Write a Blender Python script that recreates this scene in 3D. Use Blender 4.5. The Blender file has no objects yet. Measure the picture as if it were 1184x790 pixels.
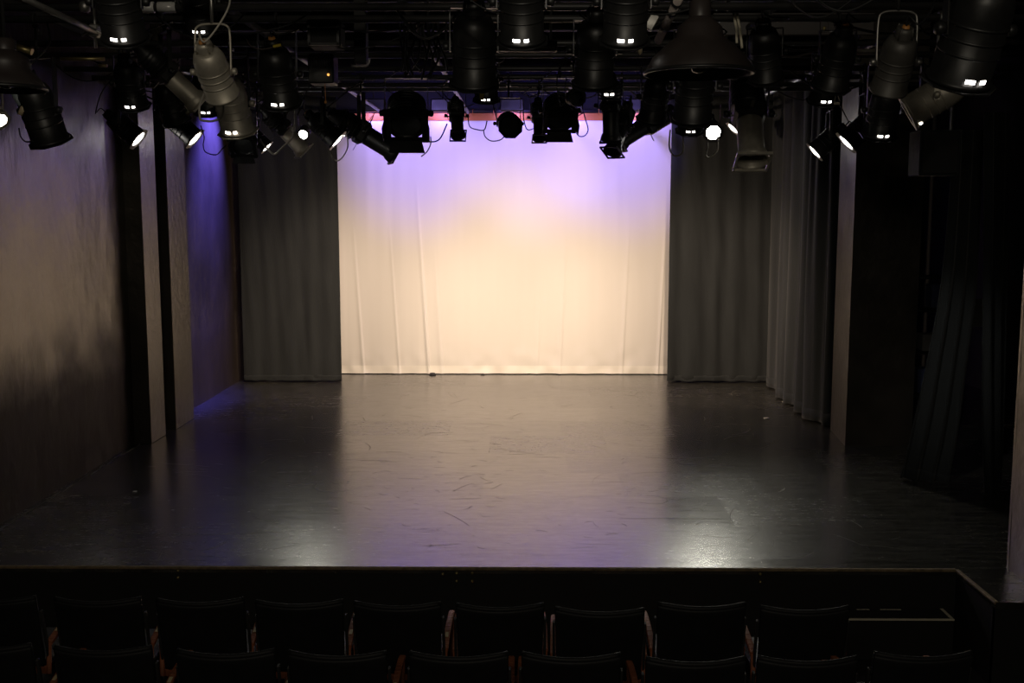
import bpy, bmesh, math, random
from mathutils import Vector, Matrix, noise

random.seed(7)
R = math.radians
PI = math.pi
scene = bpy.context.scene
COL = scene.collection

# ------------------------------------------------------------------ camera
W, H, F = 1184.0, 790.0, 1230.0
CAM = Vector((0, 0, 2.4))
PITCH, YAW = R(7.0), R(0.6)
cam_data = bpy.data.cameras.new('camera')
cam_data.sensor_width = 36.0
cam_data.lens = 36.0 * F / W
cam = bpy.data.objects.new('camera', cam_data)
COL.objects.link(cam)
cam.location = CAM
cam.rotation_euler = (PI / 2 - PITCH, 0, YAW)
scene.camera = cam
CR = cam.rotation_euler.to_matrix()


def ray(px, py):
    return (CR @ Vector(((px - W / 2) / F, -(py - H / 2) / F, -1.0)))


def at(px, py, Y):
    d = ray(px, py)
    return CAM + d * ((Y - CAM.y) / d.y)


def on_z(px, py, z=0.0):
    d = ray(px, py)
    return CAM + d * ((z - CAM.z) / d.z)


# ------------------------------------------------------------------ materials
def new_mat(name):
    m = bpy.data.materials.new(name)
    m.use_nodes = True
    nt = m.node_tree
    return m, nt, nt.nodes['Principled BSDF']


def mat(name, col, rough=0.6, metal=0.0, var=0.25, scale=12.0, bump=0.0, bscale=40.0, spec=0.5, rvar=0.1, stretch=(1, 1, 1), sheen=0.0):
    m, nt, b = new_mat(name)
    N, L = nt.nodes, nt.links
    tc = N.new('ShaderNodeTexCoord')
    mp = N.new('ShaderNodeMapping'); mp.inputs['Scale'].default_value = stretch
    L.new(tc.outputs['Object'], mp.inputs['Vector'])
    nz = N.new('ShaderNodeTexNoise'); nz.inputs['Scale'].default_value = scale; nz.inputs['Detail'].default_value = 6
    L.new(mp.outputs['Vector'], nz.inputs['Vector'])
    mx = N.new('ShaderNodeMix'); mx.data_type = 'RGBA'
    mx.inputs['A'].default_value = [c * (1 - var) for c in col] + [1]
    mx.inputs['B'].default_value = [min(1, c * (1 + var)) for c in col] + [1]
    L.new(nz.outputs['Fac'], mx.inputs['Factor'])
    L.new(mx.outputs['Result'], b.inputs['Base Color'])
    mr = N.new('ShaderNodeMapRange')
    mr.inputs['To Min'].default_value = max(0.02, rough - rvar); mr.inputs['To Max'].default_value = min(1, rough + rvar)
    L.new(nz.outputs['Fac'], mr.inputs['Value']); L.new(mr.outputs['Result'], b.inputs['Roughness'])
    b.inputs['Metallic'].default_value = metal
    b.inputs['Specular IOR Level'].default_value = spec
    if sheen:
        b.inputs['Sheen Weight'].default_value = sheen
    if bump:
        n2 = N.new('ShaderNodeTexNoise'); n2.inputs['Scale'].default_value = bscale; n2.inputs['Detail'].default_value = 5
        L.new(mp.outputs['Vector'], n2.inputs['Vector'])
        bp = N.new('ShaderNodeBump'); bp.inputs['Strength'].default_value = bump; bp.inputs['Distance'].default_value = 0.02
        L.new(n2.outputs['Fac'], bp.inputs['Height']); L.new(bp.outputs['Normal'], b.inputs['Normal'])
    return m


def glow(name, col, strength):
    m, nt, b = new_mat(name)
    b.inputs['Base Color'].default_value = (*col, 1)
    b.inputs['Emission Color'].default_value = (*col, 1)
    b.inputs['Emission Strength'].default_value = strength
    return m


def stage_floor_mat():
    m, nt, b = new_mat('black painted stage boards')
    N, L = nt.nodes, nt.links
    tc = N.new('ShaderNodeTexCoord')
    # hardboard sheets: every sheet a slightly different wear
    br = N.new('ShaderNodeTexBrick')
    br.inputs['Color1'].default_value = (0, 0, 0, 1); br.inputs['Color2'].default_value = (1, 1, 1, 1)
    br.inputs['Mortar'].default_value = (0.5, 0.5, 0.5, 1)
    br.inputs['Scale'].default_value = 1.0
    br.inputs['Mortar Size'].default_value = 0.004
    br.inputs['Brick Width'].default_value = 1.22; br.inputs['Row Height'].default_value = 0.81
    br.offset = 0.37
    mp = N.new('ShaderNodeMapping'); mp.inputs['Location'].default_value = (0.35, 0.12, 0)
    L.new(tc.outputs['Object'], mp.inputs['Vector']); L.new(mp.outputs['Vector'], br.inputs['Vector'])
    nz = N.new('ShaderNodeTexNoise'); nz.inputs['Scale'].default_value = 1.6; nz.inputs['Detail'].default_value = 8; nz.inputs['Roughness'].default_value = 0.65
    L.new(tc.outputs['Object'], nz.inputs['Vector'])
    st = N.new('ShaderNodeMapping'); st.inputs['Scale'].default_value = (1.2, 9.0, 1)
    L.new(tc.outputs['Object'], st.inputs['Vector'])
    n2 = N.new('ShaderNodeTexNoise'); n2.inputs['Scale'].default_value = 2.2; n2.inputs['Detail'].default_value = 9; n2.inputs['Roughness'].default_value = 0.7
    L.new(st.outputs['Vector'], n2.inputs['Vector'])
    # colour: near black with greyish scuffs
    cr = N.new('ShaderNodeValToRGB')
    cr.color_ramp.elements[0].position = 0.42; cr.color_ramp.elements[0].color = (0.009, 0.009, 0.009, 1)
    cr.color_ramp.elements[1].position = 0.74; cr.color_ramp.elements[1].color = (0.085, 0.080, 0.068, 1)
    L.new(n2.outputs['Fac'], cr.inputs['Fac'])
    # sparse scratches from a stretched voronoi edge
    sm = N.new('ShaderNodeMapping'); sm.inputs['Scale'].default_value = (1.1, 2.3, 1); sm.inputs['Rotation'].default_value = (0, 0, 0.5)
    L.new(tc.outputs['Object'], sm.inputs['Vector'])
    wz = N.new('ShaderNodeMix'); wz.data_type = 'RGBA'; wz.inputs['Factor'].default_value = 0.35
    L.new(sm.outputs['Vector'], wz.inputs['A']); L.new(nz.outputs['Color'], wz.inputs['B'])
    vo = N.new('ShaderNodeTexVoronoi'); vo.feature = 'DISTANCE_TO_EDGE'; vo.inputs['Scale'].default_value = 2.7
    L.new(wz.outputs['Result'], vo.inputs['Vector'])
    lt = N.new('ShaderNodeMath'); lt.operation = 'LESS_THAN'; lt.inputs[1].default_value = 0.006
    L.new(vo.outputs['Distance'], lt.inputs[0])
    n3 = N.new('ShaderNodeTexNoise'); n3.inputs['Scale'].default_value = 3.3; n3.inputs['Detail'].default_value = 3
    L.new(tc.outputs['Object'], n3.inputs['Vector'])
    gt = N.new('ShaderNodeMath'); gt.operation = 'GREATER_THAN'; gt.inputs[1].default_value = 0.58
    L.new(n3.outputs['Fac'], gt.inputs[0])
    sc = N.new('ShaderNodeMath'); sc.operation = 'MULTIPLY'
    L.new(lt.outputs[0], sc.inputs[0]); L.new(gt.outputs[0], sc.inputs[1])
    mx = N.new('ShaderNodeMix'); mx.data_type = 'RGBA'
    mx.inputs['B'].default_value = (0.10, 0.095, 0.085, 1)
    L.new(sc.outputs[0], mx.inputs['Factor']); L.new(cr.outputs['Color'], mx.inputs['A'])
    L.new(mx.outputs['Result'], b.inputs['Base Color'])
    # roughness = sheet + wear
    ma = N.new('ShaderNodeMath'); ma.operation = 'MULTIPLY_ADD'
    ma.inputs[1].default_value = 0.10; ma.inputs[2].default_value = FLOOR_ROUGH
    L.new(n2.outputs['Fac'], ma.inputs[0])
    mb = N.new('ShaderNodeMath'); mb.operation = 'MULTIPLY_ADD'; mb.inputs[1].default_value = 0.05
    L.new(br.outputs['Color'], mb.inputs[0]); L.new(ma.outputs[0], mb.inputs[2])
    L.new(mb.outputs[0], b.inputs['Roughness'])
    b.inputs['IOR'].default_value = FLOOR_IOR
    m4 = N.new('ShaderNodeMapping'); m4.inputs['Scale'].default_value = (1.0, 1.6, 1)
    L.new(tc.outputs['Object'], m4.inputs['Vector'])
    n4 = N.new('ShaderNodeTexNoise'); n4.inputs['Scale'].default_value = 13.0; n4.inputs['Detail'].default_value = 12; n4.inputs['Roughness'].default_value = 0.78
    L.new(m4.outputs['Vector'], n4.inputs['Vector'])
    c4 = N.new('ShaderNodeMapRange'); c4.inputs['From Min'].default_value = 0.40; c4.inputs['From Max'].default_value = 0.75
    L.new(n4.outputs['Fac'], c4.inputs['Value'])
    x4 = N.new('ShaderNodeMix'); x4.data_type = 'RGBA'; x4.blend_type = 'ADD'; x4.inputs['B'].default_value = (0.030, 0.028, 0.021, 1)
    L.new(c4.outputs['Result'], x4.inputs['Factor']); L.new(mx.outputs['Result'], x4.inputs['A'])
    L.new(x4.outputs['Result'], b.inputs['Base Color'])
    r4 = N.new('ShaderNodeMath'); r4.operation = 'MULTIPLY_ADD'; r4.inputs[1].default_value = 0.06
    L.new(c4.outputs['Result'], r4.inputs[0]); L.new(mb.outputs[0], r4.inputs[2])
    L.new(r4.outputs[0], b.inputs['Roughness'])
    # bump: seams, fine wear
    bp = N.new('ShaderNodeBump'); bp.inputs['Strength'].default_value = 0.10; bp.inputs['Distance'].default_value = 0.004
    bf = N.new('ShaderNodeMath'); bf.operation = 'SUBTRACT'
    L.new(n2.outputs['Fac'], bf.inputs[0]); L.new(br.outputs['Fac'], bf.inputs[1])
    L.new(bf.outputs[0], bp.inputs['Height']); L.new(bp.outputs['Normal'], b.inputs['Normal'])
    return m


FLOOR_ROUGH, FLOOR_IOR = 0.15, 2.5
M = {}
M['deck'] = stage_floor_mat()
M['scuff'] = mat('pale scuff on boards', (0.16, 0.15, 0.13), 0.6)
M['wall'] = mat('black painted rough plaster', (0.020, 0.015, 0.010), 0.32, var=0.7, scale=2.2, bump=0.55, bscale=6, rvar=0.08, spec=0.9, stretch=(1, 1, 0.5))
M['pier'] = mat('black painted pier', (0.034, 0.029, 0.024), 0.33, spec=0.9, var=0.4, scale=3.5, bump=0.3, bscale=11)
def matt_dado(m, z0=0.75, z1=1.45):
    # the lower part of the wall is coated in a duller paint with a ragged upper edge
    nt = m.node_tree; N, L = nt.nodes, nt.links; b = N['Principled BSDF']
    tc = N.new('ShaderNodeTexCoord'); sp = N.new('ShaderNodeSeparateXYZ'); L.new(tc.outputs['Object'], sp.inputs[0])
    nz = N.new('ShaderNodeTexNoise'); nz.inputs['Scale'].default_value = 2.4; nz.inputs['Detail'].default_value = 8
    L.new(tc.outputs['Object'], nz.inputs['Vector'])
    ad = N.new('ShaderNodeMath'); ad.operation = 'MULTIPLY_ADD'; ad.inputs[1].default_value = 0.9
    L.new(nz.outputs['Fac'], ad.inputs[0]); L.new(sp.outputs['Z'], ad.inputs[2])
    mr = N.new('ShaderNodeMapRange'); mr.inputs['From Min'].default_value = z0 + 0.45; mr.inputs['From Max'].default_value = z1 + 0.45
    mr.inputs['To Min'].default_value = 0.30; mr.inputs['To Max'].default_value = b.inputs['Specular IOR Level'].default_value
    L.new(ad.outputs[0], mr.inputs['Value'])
    # less specular high up, fading over a ragged band
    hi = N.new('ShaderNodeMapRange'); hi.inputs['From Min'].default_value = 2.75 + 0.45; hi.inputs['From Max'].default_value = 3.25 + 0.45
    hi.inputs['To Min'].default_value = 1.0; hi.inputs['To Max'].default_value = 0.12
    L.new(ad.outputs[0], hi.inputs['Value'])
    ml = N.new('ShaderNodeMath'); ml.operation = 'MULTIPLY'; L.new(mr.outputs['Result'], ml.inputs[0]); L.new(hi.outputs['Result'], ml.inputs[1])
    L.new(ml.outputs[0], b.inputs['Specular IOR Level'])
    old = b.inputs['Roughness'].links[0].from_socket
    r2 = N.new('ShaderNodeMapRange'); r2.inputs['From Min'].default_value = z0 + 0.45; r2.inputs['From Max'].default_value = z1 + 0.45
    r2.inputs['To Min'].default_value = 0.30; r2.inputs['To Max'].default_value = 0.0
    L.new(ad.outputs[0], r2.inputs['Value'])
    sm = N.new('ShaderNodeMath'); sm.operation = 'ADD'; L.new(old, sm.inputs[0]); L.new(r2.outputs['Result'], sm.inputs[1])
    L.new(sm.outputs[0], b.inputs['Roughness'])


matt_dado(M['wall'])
for k_ in ('wall', 'pier'):
    M[k_].node_tree.nodes['Principled BSDF'].inputs['Specular Tint'].default_value = (1.0, 0.90, 0.74, 1)
M['fascia'] = mat('matt black fascia board', (0.012, 0.011, 0.011), 0.75, var=0.3)
M['edge'] = mat('worn raw timber edge', (0.24, 0.175, 0.10), 0.75, var=0.9, scale=30, bump=0.3)
M['house'] = mat('dark auditorium floor', (0.018, 0.016, 0.015), 0.7)
M['ceiling'] = mat('black ceiling', (0.008, 0.008, 0.008), 0.9)
M['cyc'] = mat('white cyclorama cloth', (0.80, 0.77, 0.74), 0.9, var=0.03, scale=3, bump=0.12, bscale=5, spec=0.1, stretch=(1, 1, 0.15))
M['hem'] = mat('double layer of white cloth', (0.90, 0.87, 0.82), 0.9, var=0.02, spec=0.1)
M['topband'] = mat('unbleached webbing', (0.50, 0.17, 0.045), 0.9, var=0.1)
M['velour'] = mat('black velour', (0.030, 0.033, 0.035), 0.95, var=0.35, scale=6, bump=0.2, bscale=60, spec=0.1, stretch=(1, 1, 0.2), sheen=0.15)
M['black'] = mat('black enamel', (0.014, 0.014, 0.014), 0.42, var=0.4, scale=20)
M['matte'] = mat('matt black steel', (0.010, 0.010, 0.010), 0.7, var=0.3)
M['inner'] = mat('painted pipe reflection', (0.88, 0.84, 0.78), 0.3, metal=0.1)
M['silver'] = mat('weathered aluminium', (0.50, 0.46, 0.38), 0.5, metal=0.5, var=0.25, scale=25)
M['dull'] = mat('sooty grey steel', (0.085, 0.08, 0.072), 0.5, metal=0.3, var=0.4, scale=18)
M['steel'] = mat('galvanised steel', (0.32, 0.31, 0.29), 0.4, metal=0.85, var=0.3, scale=25)
M['pipe'] = mat('black painted pipe', (0.03, 0.029, 0.028), 0.45, var=0.5, scale=9)
M['wrap'] = mat('pale pink grey sleeve', (0.70, 0.60, 0.55), 0.6, var=0.2)
M['brass'] = mat('yellowed zinc', (0.45, 0.36, 0.16), 0.4, metal=0.8)
M['rubber'] = mat('black rubber cable', (0.012, 0.012, 0.012), 0.55)
M['whitecable'] = mat('grey white cable', (0.45, 0.42, 0.36), 0.55)
M['cream'] = mat('cream plastic', (0.62, 0.50, 0.32), 0.5)
M['bluegrey'] = mat('blue grey plastic', (0.30, 0.36, 0.38), 0.5)
M['yellow'] = mat('yellow tape', (0.75, 0.55, 0.05), 0.6)
M['red'] = mat('red tag', (0.6, 0.03, 0.03), 0.5)
M['ceramic'] = mat('orange lamp base', (0.55, 0.24, 0.06), 0.5)
M['glass'] = mat('dark lens glass', (0.05, 0.055, 0.055), 0.12, spec=0.8)
M['shade'] = mat('brown black enamel shade', (0.034, 0.027, 0.025), 0.45)
M['seatcloth'] = mat('black vinyl', (0.010, 0.010, 0.011), 0.6, spec=0.4, bump=0.1, bscale=90)
M['wood'] = mat('reddish stained beech', (0.36, 0.115, 0.05), 0.62, var=0.35, scale=8, stretch=(6, 1, 6))
M['tape'] = mat('white edge tape', (0.85, 0.78, 0.60), 0.7, var=0.15)
M['steptop'] = mat('worn charcoal tread', (0.03, 0.03, 0.031), 0.7, var=0.3)
M['tag'] = mat('ivory seat number plate', (0.75, 0.62, 0.36), 0.4)
M['beam'] = mat('dusty brown timber', (0.11, 0.085, 0.075), 0.7, var=0.3)
M['bluelens'] = glow('blue gel', (0.16, 0.10, 1.0), 2.5)
M['lip'] = glow('lit lamp lens', (1.0, 0.94, 0.86), 14.0)
M['vent'] = glow('leaked lamp light strip', (1.0, 0.93, 0.85), 9.0)  # glowing strip on the can stands for lamp light leaking out
M['face'] = glow('bright lamp lens', (1.0, 0.98, 0.90), 60.0)
M['pilot'] = glow('amber pilot lamp', (1.0, 0.45, 0.10), 1.5)
M['paper'] = mat('scrap of white paper', (0.75, 0.73, 0.66), 0.8)
M['bluestuff'] = mat('dull blue plastic', (0.10, 0.12, 0.26), 0.5)
M['palestuff'] = mat('dull pale cloth', (0.30, 0.29, 0.28), 0.8)


# ------------------------------------------------------------------ mesh builder
class MB:
    def __init__(self):
        self.bm = bmesh.new()
        self.mats = []
        self.mi = 0

    def use(self, m):
        if m not in self.mats:
            self.mats.append(m)
        self.mi = self.mats.index(m)
        return self

    def face(self, vs, smooth=False):
        try:
            f = self.bm.faces.new(vs)
        except ValueError:
            return
        f.material_index = self.mi
        f.smooth = smooth

    def box(self, c, s, mx=None, bevel=0.0):
        c = Vector(c); hx, hy, hz = s[0] / 2, s[1] / 2, s[2] / 2
        if bevel and min(hx, hy, hz) > bevel:
            # chamfered box: 24 points
            b = bevel; P = {}
            for sx in (-1, 1):
                for sy in (-1, 1):
                    for sz in (-1, 1):
                        P[sx, sy, sz, 0] = Vector((sx * hx, sy * (hy - b), sz * (hz - b)))
                        P[sx, sy, sz, 1] = Vector((sx * (hx - b), sy * hy, sz * (hz - b)))
                        P[sx, sy, sz, 2] = Vector((sx * (hx - b), sy * (hy - b), sz * hz))
            V = {}
            for k, p in P.items():
                q = p if mx is None else mx @ p
                V[k] = self.bm.verts.new(q + c)
            for s_ in (-1, 1):
                o = [(-1, -1), (1, -1), (1, 1), (-1, 1)]
                o = o if s_ > 0 else o[::-1]
                self.face([V[s_, a, b_, 0] for a, b_ in o])
                self.face([V[a, s_, b_, 1] for a, b_ in o[::-1]])
                self.face([V[a, b_, s_, 2] for a, b_ in o])
            for a in (-1, 1):
                for b_ in (-1, 1):
                    self.face([V[a, b_, -1, 0], V[a, b_, 1, 0], V[a, b_, 1, 1], V[a, b_, -1, 1]])
                    self.face([V[a, -1, b_, 0], V[a, 1, b_, 0], V[a, 1, b_, 2], V[a, -1, b_, 2]])
                    self.face([V[-1, a, b_, 1], V[1, a, b_, 1], V[1, a, b_, 2], V[-1, a, b_, 2]])
                    for c_ in (-1, 1):
                        self.face([V[a, b_, c_, 0], V[a, b_, c_, 1], V[a, b_, c_, 2]])
            return self
        v = []
        for sx in (-1, 1):
            for sy in (-1, 1):
                for sz in (-1, 1):
                    p = Vector((sx * hx, sy * hy, sz * hz))
                    v.append(self.bm.verts.new((p if mx is None else mx @ p) + c))
        for q in ((0, 1, 3, 2), (4, 6, 7, 5), (0, 4, 5, 1), (2, 3, 7, 6), (0, 2, 6, 4), (1, 5, 7, 3)):
            self.face([v[i] for i in q])
        return self

    def lathe(self, prof, axis='Y', c=(0, 0, 0), n=20, close=False, mx=None, smooth=True, rot=0.0):
        """prof: list of (radius, along)"""
        c = Vector(c); rings = []
        for r, t in prof:
            if r < 1e-6:
                p = Vector((0, t, 0)) if axis == 'Y' else Vector((0, 0, t)) if axis == 'Z' else Vector((t, 0, 0))
                rings.append([self.bm.verts.new((p if mx is None else mx @ p) + c)])
                continue
            ring = []
            for k in range(n):
                a = 2 * PI * k / n + rot
                x, y = r * math.cos(a), r * math.sin(a)
                p = Vector((x, t, y)) if axis == 'Y' else Vector((x, y, t)) if axis == 'Z' else Vector((t, x, y))
                ring.append(self.bm.verts.new((p if mx is None else mx @ p) + c))
            rings.append(ring)
        pairs = list(zip(rings, rings[1:]))
        if close:
            pairs.append((rings[-1], rings[0]))
        for a, b in pairs:
            if len(a) == 1 and len(b) == 1:
                continue
            for k in range(n):
                k2 = (k + 1) % n
                if len(a) == 1:
                    self.face([a[0], b[k], b[k2]], smooth)
                elif len(b) == 1:
                    self.face([a[k], b[0], a[k2]], smooth)
                else:
                    self.face([a[k], b[k], b[k2], a[k2]], smooth)
        return self

    def tube(self, pts, r, n=6, smooth=True):
        pts = [Vector(p) for p in pts]
        rings = []
        prev = None
        for i, p in enumerate(pts):
            t = (pts[min(i + 1, len(pts) - 1)] - pts[max(i - 1, 0)])
            if t.length < 1e-9:
                t = Vector((0, 0, 1))
            t.normalize()
            if prev is None:
                u = t.orthogonal().normalized()
            else:
                u = (prev - t * prev.dot(t))
                u = u.normalized() if u.length > 1e-6 else t.orthogonal().normalized()
            prev = u
            w = t.cross(u)
            rr = r[i] if isinstance(r, (list, tuple)) else r
            rings.append([self.bm.verts.new(p + (u * math.cos(2 * PI * k / n) + w * math.sin(2 * PI * k / n)) * rr) for k in range(n)])
        for a, b in zip(rings, rings[1:]):
            for k in range(n):
                self.face([a[k], a[(k + 1) % n], b[(k + 1) % n], b[k]], smooth)
        self.face(rings[0][::-1]); self.face(rings[-1])
        return self

    def arc_band(self, r, y0, y1, a0, a1, n=8, th=0.004, mx=None):
        """a curved plate around the Y axis, angle measured from -Z"""
        g = []
        for k in range(n + 1):
            a = a0 + (a1 - a0) * k / n
            row = []
            for rr, y in ((r, y0), (r, y1), (r + th, y1), (r + th, y0)):
                p = Vector((rr * math.sin(a), y, -rr * math.cos(a)))
                row.append(self.bm.verts.new(p if mx is None else mx @ p))
            g.append(row)
        for a, b in zip(g, g[1:]):
            for k in range(4):
                self.face([a[k], b[k], b[(k + 1) % 4], a[(k + 1) % 4]])
        self.face(g[0]); self.face(g[-1][::-1])
        return self

    def sheet(self, P, smooth=True):
        """grid of points P[i][j]"""
        g = [[self.bm.verts.new(p) for p in row] for row in P]
        for i in range(len(g) - 1):
            for j in range(len(g[0]) - 1):
                self.face([g[i][j], g[i][j + 1], g[i + 1][j + 1], g[i + 1][j]], smooth)
        return self

    def build(self, name, m=None, parent=None, scale=None):
        bmesh.ops.recalc_face_normals(self.bm, faces=self.bm.faces)
        if scale:
            bmesh.ops.scale(self.bm, vec=(scale,) * 3, verts=self.bm.verts)
        me = bpy.data.meshes.new(name)
        self.bm.to_mesh(me); self.bm.free()
        for x in ([m] if m else self.mats):
            me.materials.append(x)
        o = bpy.data.objects.new(name, me)
        COL.objects.link(o)
        if parent:
            o.parent = parent
        return o


def thing(name, label, cat, loc=(0, 0, 0), rz=0.0, group=None):
    o = bpy.data.objects.new(name, None)
    o.empty_display_size = 0.1
    COL.objects.link(o)
    o.location = loc; o.rotation_euler = (0, 0, rz)
    o['label'] = label; o['category'] = cat
    if group:
        o['group'] = group
    return o


def tag(o, label, cat, group=None):
    o['label'] = label; o['category'] = cat
    if group:
        o['group'] = group
    return o


def struct(o):
    o['kind'] = 'structure'
    return o


def smooth_path(pts, n=8):
    pts = [Vector(p) for p in pts]
    out = []
    for i in range(len(pts) - 1):
        p0 = pts[max(i - 1, 0)]; p1 = pts[i]; p2 = pts[i + 1]; p3 = pts[min(i + 2, len(pts) - 1)]
        for k in range(n):
            t = k / n
            out.append(0.5 * ((2 * p1) + (p2 - p0) * t + (2 * p0 - 5 * p1 + 4 * p2 - p3) * t * t + (3 * p1 - p0 - 3 * p2 + p3) * t ** 3))
    out.append(pts[-1])
    return out


def solidify(o, t, rim=True):
    md = o.modifiers.new('thickness', 'SOLIDIFY'); md.thickness = t; md.offset = 0; md.use_rim = rim
    return o


# ------------------------------------------------------------------ the room
YF = on_z(592, 657).y                      # front edge of the stage
XL = on_z(75, 562).x                       # plane of the left wall
XR = 3.27                                  # right auditorium wall
YB = 16.6                                  # back wall
ZH = -0.55                                 # auditorium floor
ZC = 4.6                                   # ceiling
XW = 6.2                                   # far side of the wing on the right

b = MB().use(M['deck'])
xc = on_z(1107, 660).x                     # where the front edge turns towards the house
yc = on_z(1150, 697).y
n_x = 60
b.box(((XL - 0.2 + XW) / 2, (YF + YB) / 2, -0.02), (XW - XL + 0.2, YB - YF, 0.04))
b.box(((xc + XW) / 2, (yc + YF) / 2 - 0.0005, -0.02), (XW - xc, YF - yc, 0.04))
rs = random.Random(3)
b.use(M['scuff'])


def scratch(x, y, a, ln, w=0.003, curve=0.0):
    pts = []
    k = 6
    for i in range(k + 1):
        t = i / k - 0.5
        aa = a + curve * t
        pts.append(Vector((x + math.cos(aa) * ln * t, y + math.sin(aa) * ln * t, 0)))
    L_, R_ = [], []
    for i, p in enumerate(pts):
        d = pts[min(i + 1, k)] - pts[max(i - 1, 0)]
        n_ = Vector((-d.y, d.x, 0)).normalized() * w / 2 * (1 - abs(i / k - 0.5))
        L_.append(p + n_ + Vector((0, 0, 0.0006))); R_.append(p - n_ + Vector((0, 0, 0.0006)))
    b.sheet([L_, R_], False)


for i in range(150):
    x = rs.uniform(XL + 0.3, 3.2); y = rs.uniform(YF + 0.2, 15.0)
    scratch(x, y, rs.choice((0, 0, 0.3, -0.4, 1.2, 2.0)) + rs.uniform(-0.3, 0.3), rs.uniform(0.08, 0.5), rs.uniform(0.002, 0.006), rs.uniform(-0.4, 0.4))
for px, py, a, ln, w, c in ((365, 566, -0.9, 0.55, 0.012, 1.4), (350, 560, 0.3, 0.3, 0.01, 0.8), (262, 618, 0.12, 1.0, 0.008, 0.1), (252, 632, 1.1, 0.25, 0.01, 0.6),
                            (772, 580, 1.2, 0.5, 0.008, 2.2), (775, 600, 0.0, 0.8, 0.012, 0.0), (500, 412, 0.5, 0.4, 0.01, 0), (862, 500, 0.9, 0.45, 0.012, 0.5),
                            (848, 505, 0.6, 0.4, 0.012, -0.5), (872, 505, 1.3, 0.3, 0.01, 0.3), (800, 530, 0.2, 0.9, 0.008, 0.6), (905, 567, 1.0, 0.15, 0.02, 0.2)):
    p = on_z(px, py)
    scratch(p.x, p.y, a, ln, w, c)
for i in range(60):        # dust line at the foot of the left wall
    y = YF + 0.1 + i * 0.125
    if y < 10.85:
        scratch(XL + 0.05 + rs.uniform(-0.01, 0.02), y, PI / 2 + rs.uniform(-0.08, 0.08), rs.uniform(0.1, 0.2), rs.uniform(0.008, 0.03))
for i in range(420):
    x = rs.gauss(0, 2.2); y = rs.uniform(YF + 0.1, 14.5)
    if XL + 0.3 < x < 3.3:
        scratch(x, y, rs.gauss(0.0, 0.5), rs.uniform(0.02, 0.12), rs.uniform(0.002, 0.007), rs.uniform(-1, 1))
struct(b.build('floor'))

b = MB().use(M['house'])
b.box((0, (YF - 4) / 2 - 0.5, ZH - 0.05), (2 * 4.6, YF + 6, 0.1))
struct(b.build('floor'))

b = MB().use(M['ceiling'])
b.box(((XL - 0.3 + XW) / 2, 6.2, ZC + 0.05), (XW - XL + 0.6, 21.5, 0.1))
struct(b.build('ceiling'))

# front of the stage
b = MB()
b.box(((XL + xc) / 2, YF + 0.02, ZH / 2 - 0.02), (xc - XL, 0.03, -ZH - 0.04))
b.box((xc + 0.015, (yc + YF) / 2, ZH / 2 - 0.02), (0.03, YF - yc, -ZH - 0.04))
b.box(((xc + XR) / 2 + 0.15, yc + 0.02, ZH / 2 - 0.02), (XR - xc + 0.3, 0.03, -ZH - 0.04))
fas = struct(b.build('wall_stage_front', M['fascia']))
b = MB()
b.box(((XL + xc) / 2, YF + 0.002, -0.006), (xc - XL, 0.030, 0.020), bevel=0.005)
b.box((xc + 0.006, (yc + YF) / 2, -0.006), (0.030, YF - yc, 0.020), bevel=0.005)
struct(b.build('trim_1', M['edge']))
# joint plates and screw heads on the fascia
for px, py in ((528, 663), (528, 672), (546, 663), (546, 672), (512, 664), (206, 660), (206, 668), (879, 664), (879, 673)):
    p = at(px, py, YF)
    o = MB().lathe([(0, -0.012), (0.007, -0.011), (0.011, -0.004), (0.011, 0.004)], c=(p.x, YF, p.z), n=10).build('screw_head', M['brass'], fas)

# side walls
b = MB()
hl = 40


def rough_wall(x, y0, y1, z0, z1, face, t=0.25, ny=120, nz=60, amp=0.012):
    P = []
    for i in range(ny + 1):
        y = y0 + (y1 - y0) * i / ny
        row = []
        for j in range(nz + 1):
            z = z0 + (z1 - z0) * j / nz
            d = noise.noise(Vector((x * 3, y * 1.3, z * 0.8))) * amp + noise.noise(Vector((x, y * 5, z * 3.5))) * amp * 0.35
            row.append(Vector((x + d * face, y, z)))
        P.append(row)
    b.sheet(P)
    b.box((x - face * (t / 2 + amp * 1.6), (y0 + y1) / 2, (z0 + z1) / 2), (t, y1 - y0, z1 - z0))


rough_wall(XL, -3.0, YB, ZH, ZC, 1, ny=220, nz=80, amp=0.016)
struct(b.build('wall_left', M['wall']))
# pier on the left wall: two blocks with a groove between them
p1 = on_z(152, 515); p2 = on_z(180, 512); p3 = on_z(192, 503); p4 = on_z(204, 497); p5 = on_z(230, 484)
YP = (p1.y + p2.y) / 2
b = MB()
XP = p3.x
b.box(((XL + XP) / 2 - 0.02, (YP + p3.y) / 2, ZC / 2), (XP - XL + 0.04, p3.y - YP, ZC), bevel=0.006)
b.box(((XL + XP - 0.11) / 2 - 0.02, (p3.y + p4.y) / 2, ZC / 2), (XP - 0.11 - XL + 0.04, p4.y - p3.y + 0.02, ZC))
XP2 = XP + 0.02
b.box(((XL + XP2) / 2 - 0.02, (p4.y + p5.y) / 2 + 0.01, ZC / 2), (XP2 - XL + 0.04, p5.y - p4.y, ZC), bevel=0.006)
struct(b.build('wall_left_pier', M['pier']))

# back wall
b = MB()
b.box(((XL + XW) / 2, YB + 0.1, ZC / 2), (XW - XL + 0.4, 0.2, ZC))
struct(b.build('wall_back', M['matte']))
b = MB()
b.box((XW + 0.1, (YF + YB) / 2, ZC / 2), (0.2, YB - YF + 2, ZC))
struct(b.build('wall_wing', M['matte']))
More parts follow.
